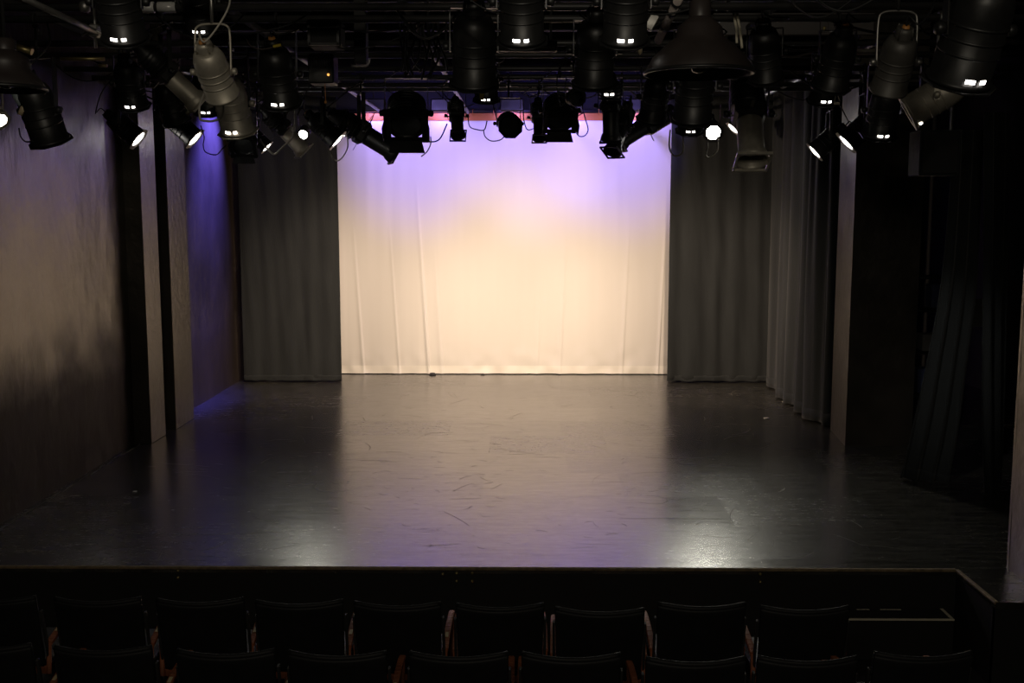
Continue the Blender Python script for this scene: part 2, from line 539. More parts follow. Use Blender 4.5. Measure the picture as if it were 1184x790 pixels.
# right: the auditorium wall whose end faces the stage
b = MB()
rough_wall(XR, -3.0, YF + 0.02, ZH, ZC, -1, t=0.22, ny=80, nz=50, amp=0.008)
b.box((XR + 0.13, YF + 0.015, (ZC + ZH) / 2), (0.26, 0.03, ZC - ZH))
struct(b.build('wall_right', M['pier']))
b = MB()
b.box((XR + 1.7, YF - 0.1, (ZC) / 2 - 0.3), (3.0, 0.2, ZC + 0.6))
struct(b.build('wall_wing_front', M['matte']))
# skirting by the right wall
b = MB()
b.box((XR - 0.035, 3.2, ZH + 0.06), (0.05, 6.4, 0.12), bevel=0.006)
b.box((XR - 0.05, 3.2, ZH + 0.015), (0.10, 6.4, 0.03), bevel=0.006)
struct(b.build('baseboard_right', M['fascia']))

# right pier: a deep return flat, its left face lit by the cloth
q1 = on_z(960, 497); q2 = on_z(977, 516); q3 = on_z(1055, 517)
b = MB()
b.sheet([[Vector((q1.x, q1.y, 0)), Vector((q1.x, q1.y, ZC))], [Vector((q2.x, q2.y, 0)), Vector((q2.x, q2.y, ZC))],
         [Vector((q3.x, q2.y, 0)), Vector((q3.x, q2.y, ZC))], [Vector((q3.x, q1.y, 0)), Vector((q3.x, q1.y, ZC))],
         [Vector((q1.x, q1.y, 0)), Vector((q1.x, q1.y, ZC))]], False)
struct(b.build('wall_right_pier', M['pier']))

# ------------------------------------------------------------------ cloths
YC = on_z(583, 433).y + 0.0
cl = at(395, 433, YC).x; crx = at(772, 433, YC).x
ct = at(583, 131, YC).z


def cloth(x0, x1, z0, z1, Y, fold, nx=160, nz=40, amp=0.02, wr=0.0, seed=0.0, bow=0.0):
    P = []
    for i in range(nx + 1):
        u = i / nx; x = x0 + (x1 - x0) * u
        row = []
        for j in range(nz + 1):
            v = j / nz; z = z0 + (z1 - z0) * v
            d = amp * math.sin(u * fold * 2 * PI + seed + 1.5 * noise.noise(Vector((u * 4, seed, 0)))) * (0.55 + 0.45 * (1 - v))
            d += amp * 0.8 * noise.noise(Vector((u * fold * 0.7, v * 1.2, seed)))
            d += wr * noise.noise(Vector((u * 14 + v * 3, v * 5, seed + 5)))
            row.append(Vector((x, Y + d, z + (bow * math.sin(u * PI) * (1 - v)))))
        P.append(row)
    return P


cyc = thing('cyclorama', 'large white cloth backdrop lit blue at top and peach below, behind the black stage', 'backdrop', ((cl + crx) / 2, YC, 0))
ox = (cl + crx) / 2


def rel(P, o):
    return [[p - Vector(o) for p in row] for row in P]


def cyc_d(x, z):
    u = (x - cl) / (crx - cl)
    v = z / ct
    d = 0.010 * noise.noise(Vector((u * 9, v * 0.8, 1.0))) + 0.004 * noise.noise(Vector((u * 40, v * 1.2, 2.0)))
    # a few long hanging creases
    for uc, s, a, z1 in ((0.27, 0.012, 0.030, 0.75), (0.18, 0.010, 0.014, 0.6), (0.31, 0.014, 0.016, 0.5), (0.67, 0.02, 0.016, 0.55), (0.60, 0.02, 0.012, 0.4), (0.07, 0.012, 0.014, 0.6), (0.86, 0.015, 0.012, 0.6), (0.97, 0.01, 0.014, 0.6)):
        uu = uc + (v - 0.0) * (0.03 if uc > 0.5 else -0.045)
        e_ = (u - uu) / (s * 0.55)
        d -= a * 1.1 * math.exp(-(e_ * e_ if e_ < 0 else e_ * e_ * 7)) * max(0, 1 - v / z1)
    # rumples near the hem
    d += 0.03 * noise.noise(Vector((u * 26, v * 20, 3.0))) * max(0, 0.13 - v) / 0.13
    return d


def cyc_sheet(z0, z1, nz, off=0.0, nx=560):
    P = []
    for i in range(nx + 1):
        x = cl + (crx - cl) * i / nx
        P.append([Vector((x - ox, cyc_d(x, z0 + (z1 - z0) * j / nz) + off, z0 + (z1 - z0) * j / nz)) for j in range(nz + 1)])
    return P


o = MB().sheet(cyc_sheet(0.13, ct - 0.10, 60)).build('cloth', M['cyc'], cyc); solidify(o, 0.003, False)
o = MB().sheet(cyc_sheet(0.012, 0.13, 6, 0.0)).build('hem', M['hem'], cyc); solidify(o, 0.003, False)
o = MB().sheet(cyc_sheet(ct - 0.105, ct, 2, -0.004)).build('top_band', M['topband'], cyc); solidify(o, 0.005, False)
o = MB().tube([(cl - ox - 0.4, 0.03, ct + 0.03), (crx - ox + 0.4, 0.03, ct + 0.03)], 0.024, 10).build('batten', M['pipe'], cyc)
for k in range(16):
    x = cl - ox + 0.15 + k * (crx - cl - 0.3) / 15
    MB().tube([(x, -0.01, ct - 0.03), (x, 0.0, ct + 0.05), (x + 0.01, 0.05, ct + 0.06), (x + 0.015, 0.06, ct + 0.01)], 0.006, 5).build('tie', M['topband'], cyc)

YL = on_z(340, 442).y
ll = at(284, 442, YL).x; lr = at(395, 441, YL).x
rl = at(771, 443, YL).x; rr = at(892, 444, YL).x
leg = thing('stage_curtain', 'flat black curtain hanging left of the lit backdrop', 'curtain', ((ll + lr) / 2, YL, 0))
o = MB().sheet(rel(cloth(ll - 0.02, lr, 0.02, 3.95, YL, 5, amp=0.010, wr=0.010, seed=2), leg.location)).build('drape', M['velour'], leg); solidify(o, 0.006)
o = MB().sheet(rel(cloth(ll - 0.02, lr, 0.02, 0.10, YL - 0.008, 5, nz=3, amp=0.010, wr=0.010, seed=2), leg.location)).build('hem', M['velour'], leg); solidify(o, 0.006)
leg2 = thing('stage_curtain', 'flat black curtain hanging right of the lit backdrop', 'curtain', ((rl + rr) / 2, YL, 0))
o = MB().sheet(rel(cloth(rl, rr + 0.03, 0.02, 3.95, YL, 5, amp=0.018, wr=0.012, seed=4), leg2.location)).build('drape', M['velour'], leg2); solidify(o, 0.006)
o = MB().sheet(rel(cloth(rl, rr + 0.03, 0.02, 0.10, YL - 0.008, 5, nz=3, amp=0.018, wr=0.012, seed=4), leg2.location)).build('hem', M['velour'], leg2); solidify(o, 0.006)

# side drape on the right, running upstage along the wall
edge_pts = smooth_path([on_z(889, 445), on_z(899, 458), on_z(918, 472), on_z(938, 488), on_z(962, 495)], 40)
sd = thing('side_drape', 'pleated black side curtain along the right edge of the stage', 'curtain', edge_pts[80])
P = []
tot = len(edge_pts)
for i, p in enumerate(edge_pts):
    d = edge_pts[min(i + 1, tot - 1)] - edge_pts[max(i - 1, 0)]
    nrm = Vector((-d.y, d.x, 0)).normalized()
    row = []
    for j in range(31):
        v = j / 30
        ph = i / tot
        f = 0.06 * math.sin(ph * 6.5 * 2 * PI + 3.0 * noise.noise(Vector((ph * 5, 0, 0)))) + 0.03 * noise.noise(Vector((ph * 30, v * 1.5, 7)))
        row.append(Vector((p.x, p.y, 0.02 + 4.0 * v)) + nrm * f - sd.location)
    P.append(row)
o = MB().sheet(P).build('drape', M['velour'], sd); solidify(o, 0.006)
o = MB().sheet([[q + Vector((0, 0, 0)) for q in row[:2]] for row in P]).build('hem', M['velour'], sd); solidify(o, 0.014)

# curtain pulled aside at the wing entrance
YD = 9.35


def ruled(Lp, Rp, Y, folds, amp, n=70):
    L2, R2 = smooth_path([at(x, y, Y) for x, y in Lp], 10), smooth_path([at(x, y, Y) for x, y in Rp], 10)
    P = []
    for i in range(n + 1):
        u = i / n
        row = []
        for j, (a, c) in enumerate(zip(L2, R2)):
            q = a.lerp(c, u)
            v = j / (len(L2) - 1)
            q.y += amp * math.sin(u * folds * 2 * PI + 0.6 * math.sin(v * 4)) * (0.4 + 0.6 * v) + amp * 0.8 * noise.noise(Vector((u * folds * 1.4, v * 2.2, Y)))
            row.append(q)
        P.append(row)
    return P


dd = thing('tied_curtain', 'black curtain sweeping diagonally to the floor at the right wing entrance', 'curtain', at(1070, 560, YD))
P = ruled([(1100, 150), (1099, 210), (1088, 330), (1070, 430), (1055, 495), (1040, 552)], [(1136, 150), (1134, 210), (1130, 330), (1118, 430), (1108, 500), (1094, 564)], YD, 3, 0.04)
o = MB().sheet(rel(P, dd.location)).build('drape', M['velour'], dd); solidify(o, 0.006)
o = MB().sheet([[q - dd.location + Vector((0, -0.004, 0)) for q in row[-4:]] for row in P]).build('hem', M['velour'], dd); solidify(o, 0.010)
dw = thing('wing_curtain', 'narrow black curtain hanging straight between the diagonal curtain and the right wall', 'curtain', at(1150, 573, 8.95))
P = ruled([(1138, 130), (1138, 250), (1137, 400), (1137, 500), (1138, 573)], [(1168, 130), (1167, 250), (1163, 400), (1160, 500), (1158, 573)], 8.95, 2.5, 0.04)
o = MB().sheet(rel(P, dw.location)).build('drape', M['velour'], dw); solidify(o, 0.006)

# things glimpsed in the wing
Yw = 11.4
rk = thing('equipment_rack', 'dim rack with a bluish panel glimpsed backstage left of the diagonal curtain', 'rack', at(1068, 505, Yw))
lo = rk.location
b = MB()
for sx in (-0.22, 0.22):
    for sy in (-0.18, 0.18):
        b.box((sx, sy, 0.85), (0.03, 0.03, 1.75 - lo.z * 2 if False else 1.75))
b.build('frame', M['matte'], rk)
for zz in (0.02, 0.45, 0.9, 1.35, 1.7):
    MB().box((0, 0, zz), (0.42, 0.36, 0.025)).build('shelf', M['matte'], rk)
MB().box((0.0, -0.06, 0.60), (0.30, 0.2, 0.26), bevel=0.01).build('case', M['bluestuff'], rk)
MB().box((-0.04, -0.06, 1.01), (0.16, 0.2, 0.18), bevel=0.008).build('carton', M['palestuff'], rk)
MB().box((0.08, 0.0, 1.50), (0.2, 0.2, 0.25), bevel=0.01).build('case', M['bluestuff'], rk)
lo.z = 0
rk.location = lo
cb = tag(MB().box((0, 0, 0), (0.12, 0.02, 0.28), bevel=0.004).build('notice_board', M['palestuff']), 'small pale panel glimpsed in the dark right of the diagonal curtain', 'panel')
cb.location = at(1130, 362, 10.8)
b = MB()

# hanging speaker box by the right wing
YS = 8.6
s0 = at(1066, 150, YS); s1 = at(1110, 203, YS)
sp = thing('hanging_speaker', 'dark grey box loudspeaker hanging above the right wing entrance', 'speaker', ((s0.x + s1.x) / 2, YS + 0.15, s1.z))
hw, hh = (s1.x - s0.x), (s0.z - s1.z)
MB().box((0, 0, hh / 2), (hw, 0.26, hh), bevel=0.01).build('cabinet', M['velour'], sp)
MB().box((0, -0.137, hh / 2), (hw * 0.88, 0.012, hh * 0.9), bevel=0.003).build('grille', M['rubber'], sp)
for sx in (-1, 1):
    MB().box((sx * (hw / 2 - 0.03), 0, hh + 0.3), (0.012, 0.04, 0.6)).build('bracket', M['matte'], sp)

# ------------------------------------------------------------------ lighting grid
ROWS = {}


def pipe_z(Y):
    return 3.62 if Y < 11 else 3.62 + (Y - 11) * 0.12


def grid_pipe(Y, x0=None, x1=None, label=None, m=None):
    x0 = XL + 0.05 if x0 is None else x0; x1 = XR + 1.2 if x1 is None else x1
    z = pipe_z(Y)
    o = MB().tube([(x0, Y, z), (x1, Y, z)], 0.024, 12).build('grid_pipe', m or M['pipe'])
    tag(o, label or 'black steel pipe of the lighting grid running across the stage', 'pipe', None if label else 'cross pipes of the lighting grid')
    ROWS[Y] = z
    return o


for Y in (5.0, 5.6, 6.2, 7.0, 8.6, 9.4, 10.0, 10.6, 11.6, 12.6, 13.6):
    grid_pipe(Y)
grid_pipe(6.6, label='pipe with a painted lamp reflection high at the upper left of the lighting grid')
grid_pipe(8.0, label='pipe with a bright silver end beside the caged lamp at right')
# pipes that run up and down stage, above the cross pipes
for X in (-3.2, -1.9, -0.75, 0.5, 1.6, 2.75):
    o = MB().tube([(X, 4.6, 3.68), (X, 14.6, 3.72)], 0.024, 12).build('grid_pipe', M['pipe'])
    tag(o, 'black steel pipe of the lighting grid running from audience to backdrop', 'pipe', 'long pipes of the lighting grid')
# ceiling joists
for k, Y in enumerate((5.2, 6.8, 8.4, 10.0, 11.6, 13.2, 14.8)):
    struct(MB().box(((XL + XW) / 2, Y + 0.4, ZC - 0.12), (XW - XL, 0.14, 0.24), bevel=0.01).build('trim_%d' % (k + 2), M['ceiling']))
for X in (-3.2, -0.75, 1.6):
    for Y in (6.2, 8.6, 10.6, 12.6):
        o = MB().tube([(X, Y, pipe_z(Y)), (X, Y, ZC)], 0.010, 6).build('hanger_rod', M['matte'])
        tag(o, 'thin black hanger rod between ceiling and lighting grid', 'rod', 'hanger rods of the lighting grid')


# ---- parts of lanterns (head frame: light leaves along +Y)
def yoke_mesh(hw, h, s, m, parent, knob=None, rod=False):
    b = MB()
    if rod:
        path = smooth_path([(-hw, 0, -0.02), (-hw, 0, h * 0.75), (-hw * 0.8, 0, h * 0.96), (0, 0, h), (hw * 0.8, 0, h * 0.96), (hw, 0, h * 0.75), (hw, 0, -0.02)], 5)
        b.tube(path, 0.008 * s, 6)
    else:
        b.box((-hw, 0, h / 2 - 0.015), (0.006 * s, 0.032 * s, h + 0.03))
        b.box((hw, 0, h / 2 - 0.015), (0.006 * s, 0.032 * s, h + 0.03))
        b.box((0, 0, h), (2 * hw + 0.006 * s, 0.032 * s, 0.006 * s))
    y = b.build('yoke', m, parent)
    for sx in (-1, 1):
        MB().lathe([(0, 0), (0.018 * s, 0.0), (0.022 * s, 0.012 * s), (0.022 * s, 0.03 * s), (0.010 * s, 0.036 * s), (0, 0.036 * s)], axis='X',
                   mx=Matrix.Diagonal((sx, 1, 1)), c=(sx * (hw + 0.004), 0, 0), n=10).build('knob', knob or m, y)
    return y


def clamp_mesh(h, ztop, s, m, parent):
    """hook clamp around the pipe at local height ztop, stem down to the yoke at height h"""
    b = MB()
    pts = []
    for k in range(11):
        a = R(-50 + 250 * k / 10)
        pts.append((0, -0.034 * math.cos(a), ztop + 0.034 * math.sin(a)))
    b.tube(pts, 0.010, 6)
    b.tube([(0, 0.0, h), (0, 0.002, ztop - 0.036)], 0.010, 6)
    b.box((0, 0.02, ztop - 0.040), (0.04, 0.05, 0.022), bevel=0.004)
    c = b.build('hook_clamp', m, parent)
    MB().tube([(0.0, 0.035, ztop - 0.075), (0.0, 0.035, ztop - 0.005)], 0.006, 6).box((0, 0.035, ztop - 0.078), (0.045, 0.008, 0.014)).build('wing_bolt', M['steel'], c)
    return c


def par_head(s, m, lit, parent, tilt, yaw=0.0, frame=True, long=1.0):
    e = 0.17 * long
    b = MB()
    b.lathe([(0.052, -0.165), (0.082, -0.150), (0.101, -0.105), (0.106, -0.05), (0.107, e), (0.116, e + 0.002), (0.116, e + 0.018), (0.104, e + 0.018), (0.1, e), (0.1, -0.05), (0.09, -0.105), (0.052, -0.15)], n=24, close=True)
    for k in range(3):
        b.lathe([(0.1065, -0.03 + k * 0.05), (0.110, -0.027 + k * 0.05), (0.110, -0.022 + k * 0.05), (0.1065, -0.019 + k * 0.05)], n=24)
    body = b.build('can', m, parent, scale=s)
    body.rotation_euler = (-tilt, 0, yaw)
    b = MB()
    b.lathe([(0.054, -0.15), (0.054, -0.20), (0.048, -0.225), (0.030, -0.228), (0.028, -0.20), (0.028, -0.16)], n=18)
    for k in range(4):
        a = PI / 4 + k * PI / 2
        b.tube([(0.06 * math.cos(a), -0.165, 0.06 * math.sin(a)), (0.044 * math.cos(a), -0.235, 0.044 * math.sin(a))], 0.005, 5)
    cap = b.build('rear_cap', m, body, scale=s)
    MB().lathe([(0, -0.236), (0.02, -0.236), (0.024, -0.22), (0.024, -0.16), (0, -0.16)], n=12).build('lamp_base', M['ceramic'], cap, scale=s)
    if frame:
        b = MB()
        ring = []
        outer = [(0.118, 0.05), (0.05, 0.118), (-0.05, 0.118), (-0.118, 0.05), (-0.118, -0.05), (-0.05, -0.118), (0.05, -0.118), (0.118, -0.05)]
        n = 24
        for y in (e + 0.019, e + 0.025):
            oo = [b.bm.verts.new((x * 1.06, y, z * 1.06)) for x, z in outer]
            ii = [b.bm.verts.new((0.093 * math.cos(R(22.5) + k * PI / 4), y, 0.093 * math.sin(R(22.5) + k * PI / 4))) for k in range(8)]
            ring.append((oo, ii))
        for k in range(8):
            k2 = (k + 1) % 8
            b.face([ring[0][0][k], ring[0][0][k2], ring[0][1][k2], ring[0][1][k]])
            b.face([ring[1][0][k], ring[1][1][k], ring[1][1][k2], ring[1][0][k2]])
            b.face([ring[0][0][k], ring[1][0][k], ring[1][0][k2], ring[0][0][k2]])
            b.face([ring[0][1][k], ring[0][1][k2], ring[1][1][k2], ring[1][1][k]])
        b.build('gel_frame', m, body, scale=s)
    yl = e + 0.012 if lit == 'lip' else e - 0.02 if lit == 'face' else 0.04
    lens = MB().lathe([(0.0, yl + 0.020), (0.04, yl + 0.017), (0.07, yl + 0.009), (0.095, yl - 0.004), (0.095, yl - 0.012), (0.0, yl - 0.012)], n=24)
    lens.build('lens', M['lip'] if lit == 'lip' else M['face'] if lit == 'face' else M['glass'], body, scale=s)
    if lit == 'vent':
        MB().arc_band(0.1075, e - 0.024, e - 0.010, R(-22), R(-4), 7, 0.003).build('vent_glow', M['vent'], body, scale=s)
        MB().arc_band(0.1075, e - 0.024, e - 0.010, R(7), R(19), 6, 0.003).build('vent_glow', M['vent'], body, scale=s)
    return body, 0.118 * s, (0, -0.235 * s, 0)


def leko_head(s, m, lit, parent, tilt, yaw=0.0, tube_m=None, **k_):
    b = MB()
    b.lathe([(0, -0.30), (0.03, -0.30), (0.05, -0.285), (0.055, -0.24), (0.085, -0.20), (0.095, -0.14), (0.095, -0.06), (0.080, -0.04), (0, -0.04)], n=20)
    for k in range(5):
        y = -0.19 + k * 0.03
        b.lathe([(0.088, y), (0.104, y + 0.003), (0.104, y + 0.009), (0.088, y + 0.012)], n=20)
    body = b.build('lamp_house', m, parent, scale=s)
    body.rotation_euler = (-tilt, 0, yaw)
    b = MB()
    b.box((0, 0.0, 0), (0.185, 0.09, 0.185), bevel=0.02)
    b.build('shutter_gate', m, body, scale=s)
    for q, (dx, dz) in enumerate(((0.12, 0), (-0.12, 0), (0, 0.12), (0, -0.12))):
        MB().box((dx, 0.01, dz), (0.075 if dx else 0.02, 0.003, 0.075 if dz else 0.02)).build('shutter', M['steel'], body, scale=s)
    b = MB()
    b.lathe([(0.068, 0.04), (0.076, 0.05), (0.076, 0.25), (0.086, 0.262), (0.098, 0.30), (0.098, 0.318), (0.090, 0.318), (0.088, 0.30), (0.070, 0.24), (0.066, 0.05)], n=20, close=True)
    tb = b.build('lens_tube', tube_m or m, body, scale=s)
    MB().lathe([(0, 0.27), (0.05, 0.262), (0.074, 0.245), (0.074, 0.235), (0, 0.235)], n=20).build('lens', {'lip': M['lip'], 'face': M['face']}.get(lit, M['glass']), tb, scale=s)
    b = MB()
    for sx in (-1, 1):
        b.box((sx * 0.095, 0.322, 0), (0.012, 0.016, 0.20))
        b.box((0, 0.322, sx * 0.095), (0.20, 0.016, 0.012))
    b.build('gel_frame', tube_m or m, tb, scale=s)
    if lit == 'vent':
        MB().arc_band(0.1045, -0.125, -0.108, R(-24), R(-5), 6, 0.003).build('vent_glow', M['vent'], body, scale=s)
        MB().arc_band(0.1045, -0.125, -0.108, R(5), R(22), 6, 0.003).build('vent_glow', M['vent'], body, scale=s)
    return body, 0.112 * s, (0, -0.30 * s, 0)


def fresnel_head(s, m, lit, parent, tilt, yaw=0.0, doors=True, hood=False, **k_):
    b = MB()
    b.lathe([(0, -0.15), (0.05, -0.148), (0.09, -0.13), (0.115, -0.09), (0.12, -0.05), (0.12, 0.10), (0.128, 0.102), (0.128, 0.118), (0.112, 0.118), (0.11, 0.10), (0, 0.06)], n=22)
    for k in range(6):
        y = -0.085 + k * 0.026
        b.lathe([(0.117, y), (0.131, y + 0.003), (0.131, y + 0.010), (0.117, y + 0.013)], n=22)
    b.box((0, -0.02, -0.125), (0.15, 0.17, 0.03), bevel=0.008)
    body = b.build('housing', m, parent, scale=s)
    body.rotation_euler = (-tilt, 0, yaw)
    prof = [(0, 0.122)]
    for k in range(1, 7):
        r = 0.106 * k / 6
        prof += [(r - 0.012, 0.122 - 0.002 * k), (r, 0.112 - 0.002 * k)]
    MB().lathe(prof + [(0.108, 0.09), (0, 0.09)], n=22).build('lens', {'lip': M['lip'], 'face': M['face']}.get(lit, M['glass']), body, scale=s)
    if hood:
        MB().lathe([(0.128, 0.10), (0.150, 0.15), (0.150, 0.20), (0.145, 0.20), (0.145, 0.15), (0.122, 0.10)], n=8, close=True, smooth=False, rot=R(22.5)).build('hood', m, body, scale=s)
    if doors:
        b = MB()
        for k in range(4):
            a = k * PI / 2
            mx = Matrix.Rotation(a, 3, 'Y')
            b.box(mx @ Vector((0, 0.122, 0.124)), (0.29, 0.008, 0.045), mx=mx)
        b.build('door_ring', m, body, scale=s)
        for k in range(4):
            mx = Matrix.Rotation(k * PI / 2, 4, 'Y')
            b = MB()
            big = k % 2 == 0
            w0, w1, ln, fl = (0.100, 0.12, 0.085, 0.025) if big else (0.085, 0.06, 0.08, 0.02)
            q = [Vector((-w0, 0.125, 0.132)), Vector((w0, 0.125, 0.132)), Vector((w1, 0.125 + ln, 0.132 + fl)), Vector((-w1, 0.125 + ln, 0.132 + fl))]
            lo_ = [b.bm.verts.new(mx @ v) for v in q]
            hi_ = [b.bm.verts.new(mx @ (v + Vector((0, 0.0, 0.004)))) for v in q]
            b.face(lo_[::-1]); b.face(hi_)
            for i in range(4):
                b.face([lo_[i], lo_[(i + 1) % 4], hi_[(i + 1) % 4], hi_[i]])
            b.build('barn_door', m, body, scale=s)
    if lit == 'vent':
        MB().arc_band(0.1315, -0.02, 0.02, R(-26), R(-5), 6, 0.003).build('vent_glow', M['vent'], body, scale=s)
        MB().arc_band(0.1315, -0.02, 0.02, R(5), R(26), 6, 0.003).build('vent_glow', M['vent'], body, scale=s)
    return body, 0.142 * s, (0, -0.15 * s, 0)


HEADS = {'par': par_head, 'leko': leko_head, 'fresnel': fresnel_head}
NAMES = {'par': 'par_can', 'leko': 'profile_spotlight', 'fresnel': 'fresnel_spotlight'}


def nearest_row(Y):
    return min(ROWS, key=lambda r: abs(r - Y))


FIX = {}


def lantern(key, kind, px, py, Y, az, tilt, s, label, m='black', lit='none', ym=None, rod=False, cable='rubber', **kw):
    Y = nearest_row(Y)
    p = at(px, py, Y)
    z = ROWS[Y]
    root = thing(NAMES[kind], label, 'stage light', p, -R(az))
    body, hw, tail = HEADS[kind](s, M[m], lit, root, R(tilt), **kw)
    up = max(0.15 * s, min(0.30 * s, z - p.z - 0.08))
    yoke_mesh(hw, up, s, M[ym or m], root, knob=M['silver'] if m == 'silver' else None, rod=rod)
    # the pipe runs along world X whatever the azimuth: clamp gets its own turn
    c = clamp_mesh(up, max(z - p.z, up + 0.06), s, M['steel' if m == 'silver' else 'matte'], root)
    c.rotation_euler = (0, 0, R(az))
    # flex from the tail of the lamp up to the pipe
    mt = Matrix.Rotation(-R(tilt), 4, 'X')
    t = mt @ Vector(tail)
    back = (mt @ Vector((0, -1, 0)))
    top = Vector((0.07, 0.03, max(z - p.z, up) - 0.02))
    drop = Vector((0, 0, -0.10 * s - 0.05 * random.random()))
    path = smooth_path([t, t + back * 0.06 * s, t + back * 0.10 * s + drop * 0.6 + Vector((0.05, 0, 0)), (t + top) / 2 + Vector((0.13 * s, -0.05, 0.0)), top], 6)
    MB().tube(path, 0.0055, 5).build('flex', M[cable], root)
    FIX[key] = (root, p)
    return root


L = lantern
# upper left
L('a', 'par', 228, 2, 6.6, 0, 50, 0.95, 'black lamp can with twin lit slots above the silver lamp at upper left', lit='vent')
L('b', 'par', 136, 2, 5.0, -4, 58, 0.92, 'black lamp can with twin lit slots at the left of the painted pipe reflection', lit='vent')
L('c', 'par', 247, 83, 5.6, 8, 46, 0.80, 'large silver lamp can seen from its open rear at upper left', m='silver', ym='silver', rod=True, cable='whitecable', frame=False)
L('d', 'leko', 192, 84, 7.0, 55, 42, 0.85, 'dusty silver tubed spotlight tilted down right, left of the silver lamp can', tube_m=M['silver'])
L('e', 'par', 46, 128, 7.0, 18, 66, 1.1, 'big black lamp can hanging at far left against the lit wall')
L('f', 'par', -7, 130, 6.2, 130, 35, 0.45, 'silver lamp can half cut by the left picture edge, lit', m='silver', lit='lip')
L('g', 'par', 150, 96, 7.8, -2, 60, 0.95, 'black lamp can with twin lit slots under the end of the slanting pipe', lit='vent')
L('h', 'par', 143, 147, 9.4, 88, 40, 0.85, 'leftmost lamp with a glowing slanted lens, in front of the left pier', lit='lip')
L('i', 'par', 209, 146, 9.4, 88, 42, 0.85, 'lamp with glowing slanted lens beside the blue lit wall', lit='lip')
L('j', 'par', 196, 118, 8.6, 20, 60, 0.9, 'plain black lamp can hanging left of the blue lit wall')
L('k', 'par', 238, 106, 8.6, 0, 62, 0.9, 'black lamp can with one lit slot below the silver lamp can', lit='vent')
L('l', 'par', 268, 120, 8.0, 8, 62, 1.15, 'dusty grey lamp can with lit slot over the blue wall', m='silver', ym='matte', lit='vent')
L('m', 'fresnel', 282, 162, 10.0, 170, 40, 0.85, 'dark round spotlight with doors facing out beside the blue wall', cable='rubber')
L('n', 'par', 298, 160, 10.6, 86, 45, 0.65, 'small lamp with slanted glowing lens left of the white cable', lit='lip')
L('o', 'leko', 326, 148, 10.0, 60, 45, 0.9, 'grey tubed spotlight under the hanging white cable', tube_m=M['silver'])
L('p', 'par', 352, 152, 13.6, 178, 25, 0.62, 'small lamp shining straight at the audience left of the backdrop', lit='face')
L('q', 'par', 321, 86, 7.0, 2, 60, 1.05, 'black domed lamp can with three pale marks and lit slots below', lit='vent')
L('r', 'par', 374, 148, 9.4, 86, 42, 0.85, 'lamp with glowing slanted lens at the top left corner of the backdrop', lit='lip')
L('s', 'leko', 418, 153, 10.0, 72, 30, 1.15, 'long black spotlight tilted down right across the left corner of the backdrop', lit='vent')
# centre
L('t', 'fresnel', 470, 131, 9.4, 176, 48, 1.3, 'large black spotlight with open doors above the left part of the backdrop')
L('u', 'leko', 528, 134, 10.0, 172, 52, 0.75, 'short black spotlight with a lit slot above the backdrop', lit='vent')
L('v', 'par', 548, 54, 6.2, -3, 64, 1.15, 'very large black lamp can at upper centre left')
L('w', 'par', 562, 92, 9.4, 0, 64, 0.95, 'black lamp can with a yellow tag and twin lit slots', lit='vent')
L('x', 'fresnel', 588, 143, 10.0, 172, 14, 0.78, 'small spotlight with octagonal hood facing the audience over the backdrop', doors=False, hood=True)
L('y', 'leko', 623, 136, 10.6, 176, 62, 0.75, 'small black spotlight left of the spotlight with big doors')
L('z', 'fresnel', 647, 128, 9.4, 177, 56, 1.02, 'black spotlight with wide open doors at the centre of the backdrop top')
L('A', 'par', 603, 2, 5.0, 2, 60, 0.95, 'black lamp can with twin lit slots at top centre', lit='vent')
L('B', 'par', 663, 113, 8.6, 165, 5, 0.55, 'small round lamp facing out beside a looped cable')
L('C', 'par', 724, 2, 5.0, 2, 60, 0.95, 'black lamp can with twin lit slots right of top centre', lit='vent')
L('D', 'par', 688, 58, 6.6, 0, 64, 1.1, 'very large black lamp can at upper centre right')
L('E', 'leko', 706, 122, 9.4, 10, 74, 0.95, 'tall black spotlight pointing down with a bright slot', lit='vent')
L('F', 'leko', 718, 146, 10.0, 215, 58, 0.9, 'black spotlight angled down left near the right corner of the backdrop', lit='vent')
L('G', 'leko', 748, 144, 10.6, 252, 30, 1.1, 'long black spotlight aimed left across the right corner of the backdrop')
L('H', 'par', 758, 112, 8.6, -10, 60, 1.0, 'plain black lamp can above the right corner of the backdrop')
# right
L('I', 'par', 803, 100, 7.0, 4, 62, 1.15, 'broad black lamp can below the domed shade at right')
L('J', 'par', 799, 128, 8.6, 2, 62, 0.9, 'black lamp can with lit slots left of the glaring lamp', lit='vent')
L('K', 'par', 822, 148, 13.6, 180, 22, 1.0, 'glaring lamp shining at the audience, right of the backdrop', lit='face', cable='whitecable')
L('N', 'leko', 866, 132, 8.6, 182, 62, 1.35, 'large black spotlight with silver flank, right of the glaring lamp', tube_m=M['silver'])
L('M', 'par', 858, 138, 9.4, 262, 45, 0.6, 'small lamp with lit lens between glaring lamp and large spotlight', lit='lip')
L('O', 'par', 884, 60, 7.0, 20, 55, 0.95, 'plain black lamp can right of the domed shade')
L('P', 'par', 968, 68, 7.0, -5, 58, 1.0, 'plain black lamp can left of the silver pipe end')
L('Q', 'par', 956, 90, 8.0, 0, 62, 0.95, 'black lamp can with lit slots above the right pier curtain', lit='vent')
L('R', 'par', 958, 162, 10.0, -84, 42, 0.85, 'lamp with glowing slanted lens in front of the pleated side curtain', lit='lip')
L('S', 'par', 997, 148, 9.4, -84, 44, 0.95, 'lamp with glowing slanted lens above the right pier', lit='lip')
L('T', 'par', 1022, 127, 8.0, 0, 62, 1.05, 'black lamp can with lit slots above the right pier front', lit='vent')
L('U', 'par', 1036, 72, 5.6, -2, 54, 0.85, 'dark grey lamp can in a tall wire yoke seen from its open rear at right', m='dull', ym='steel', rod=True, frame=False)
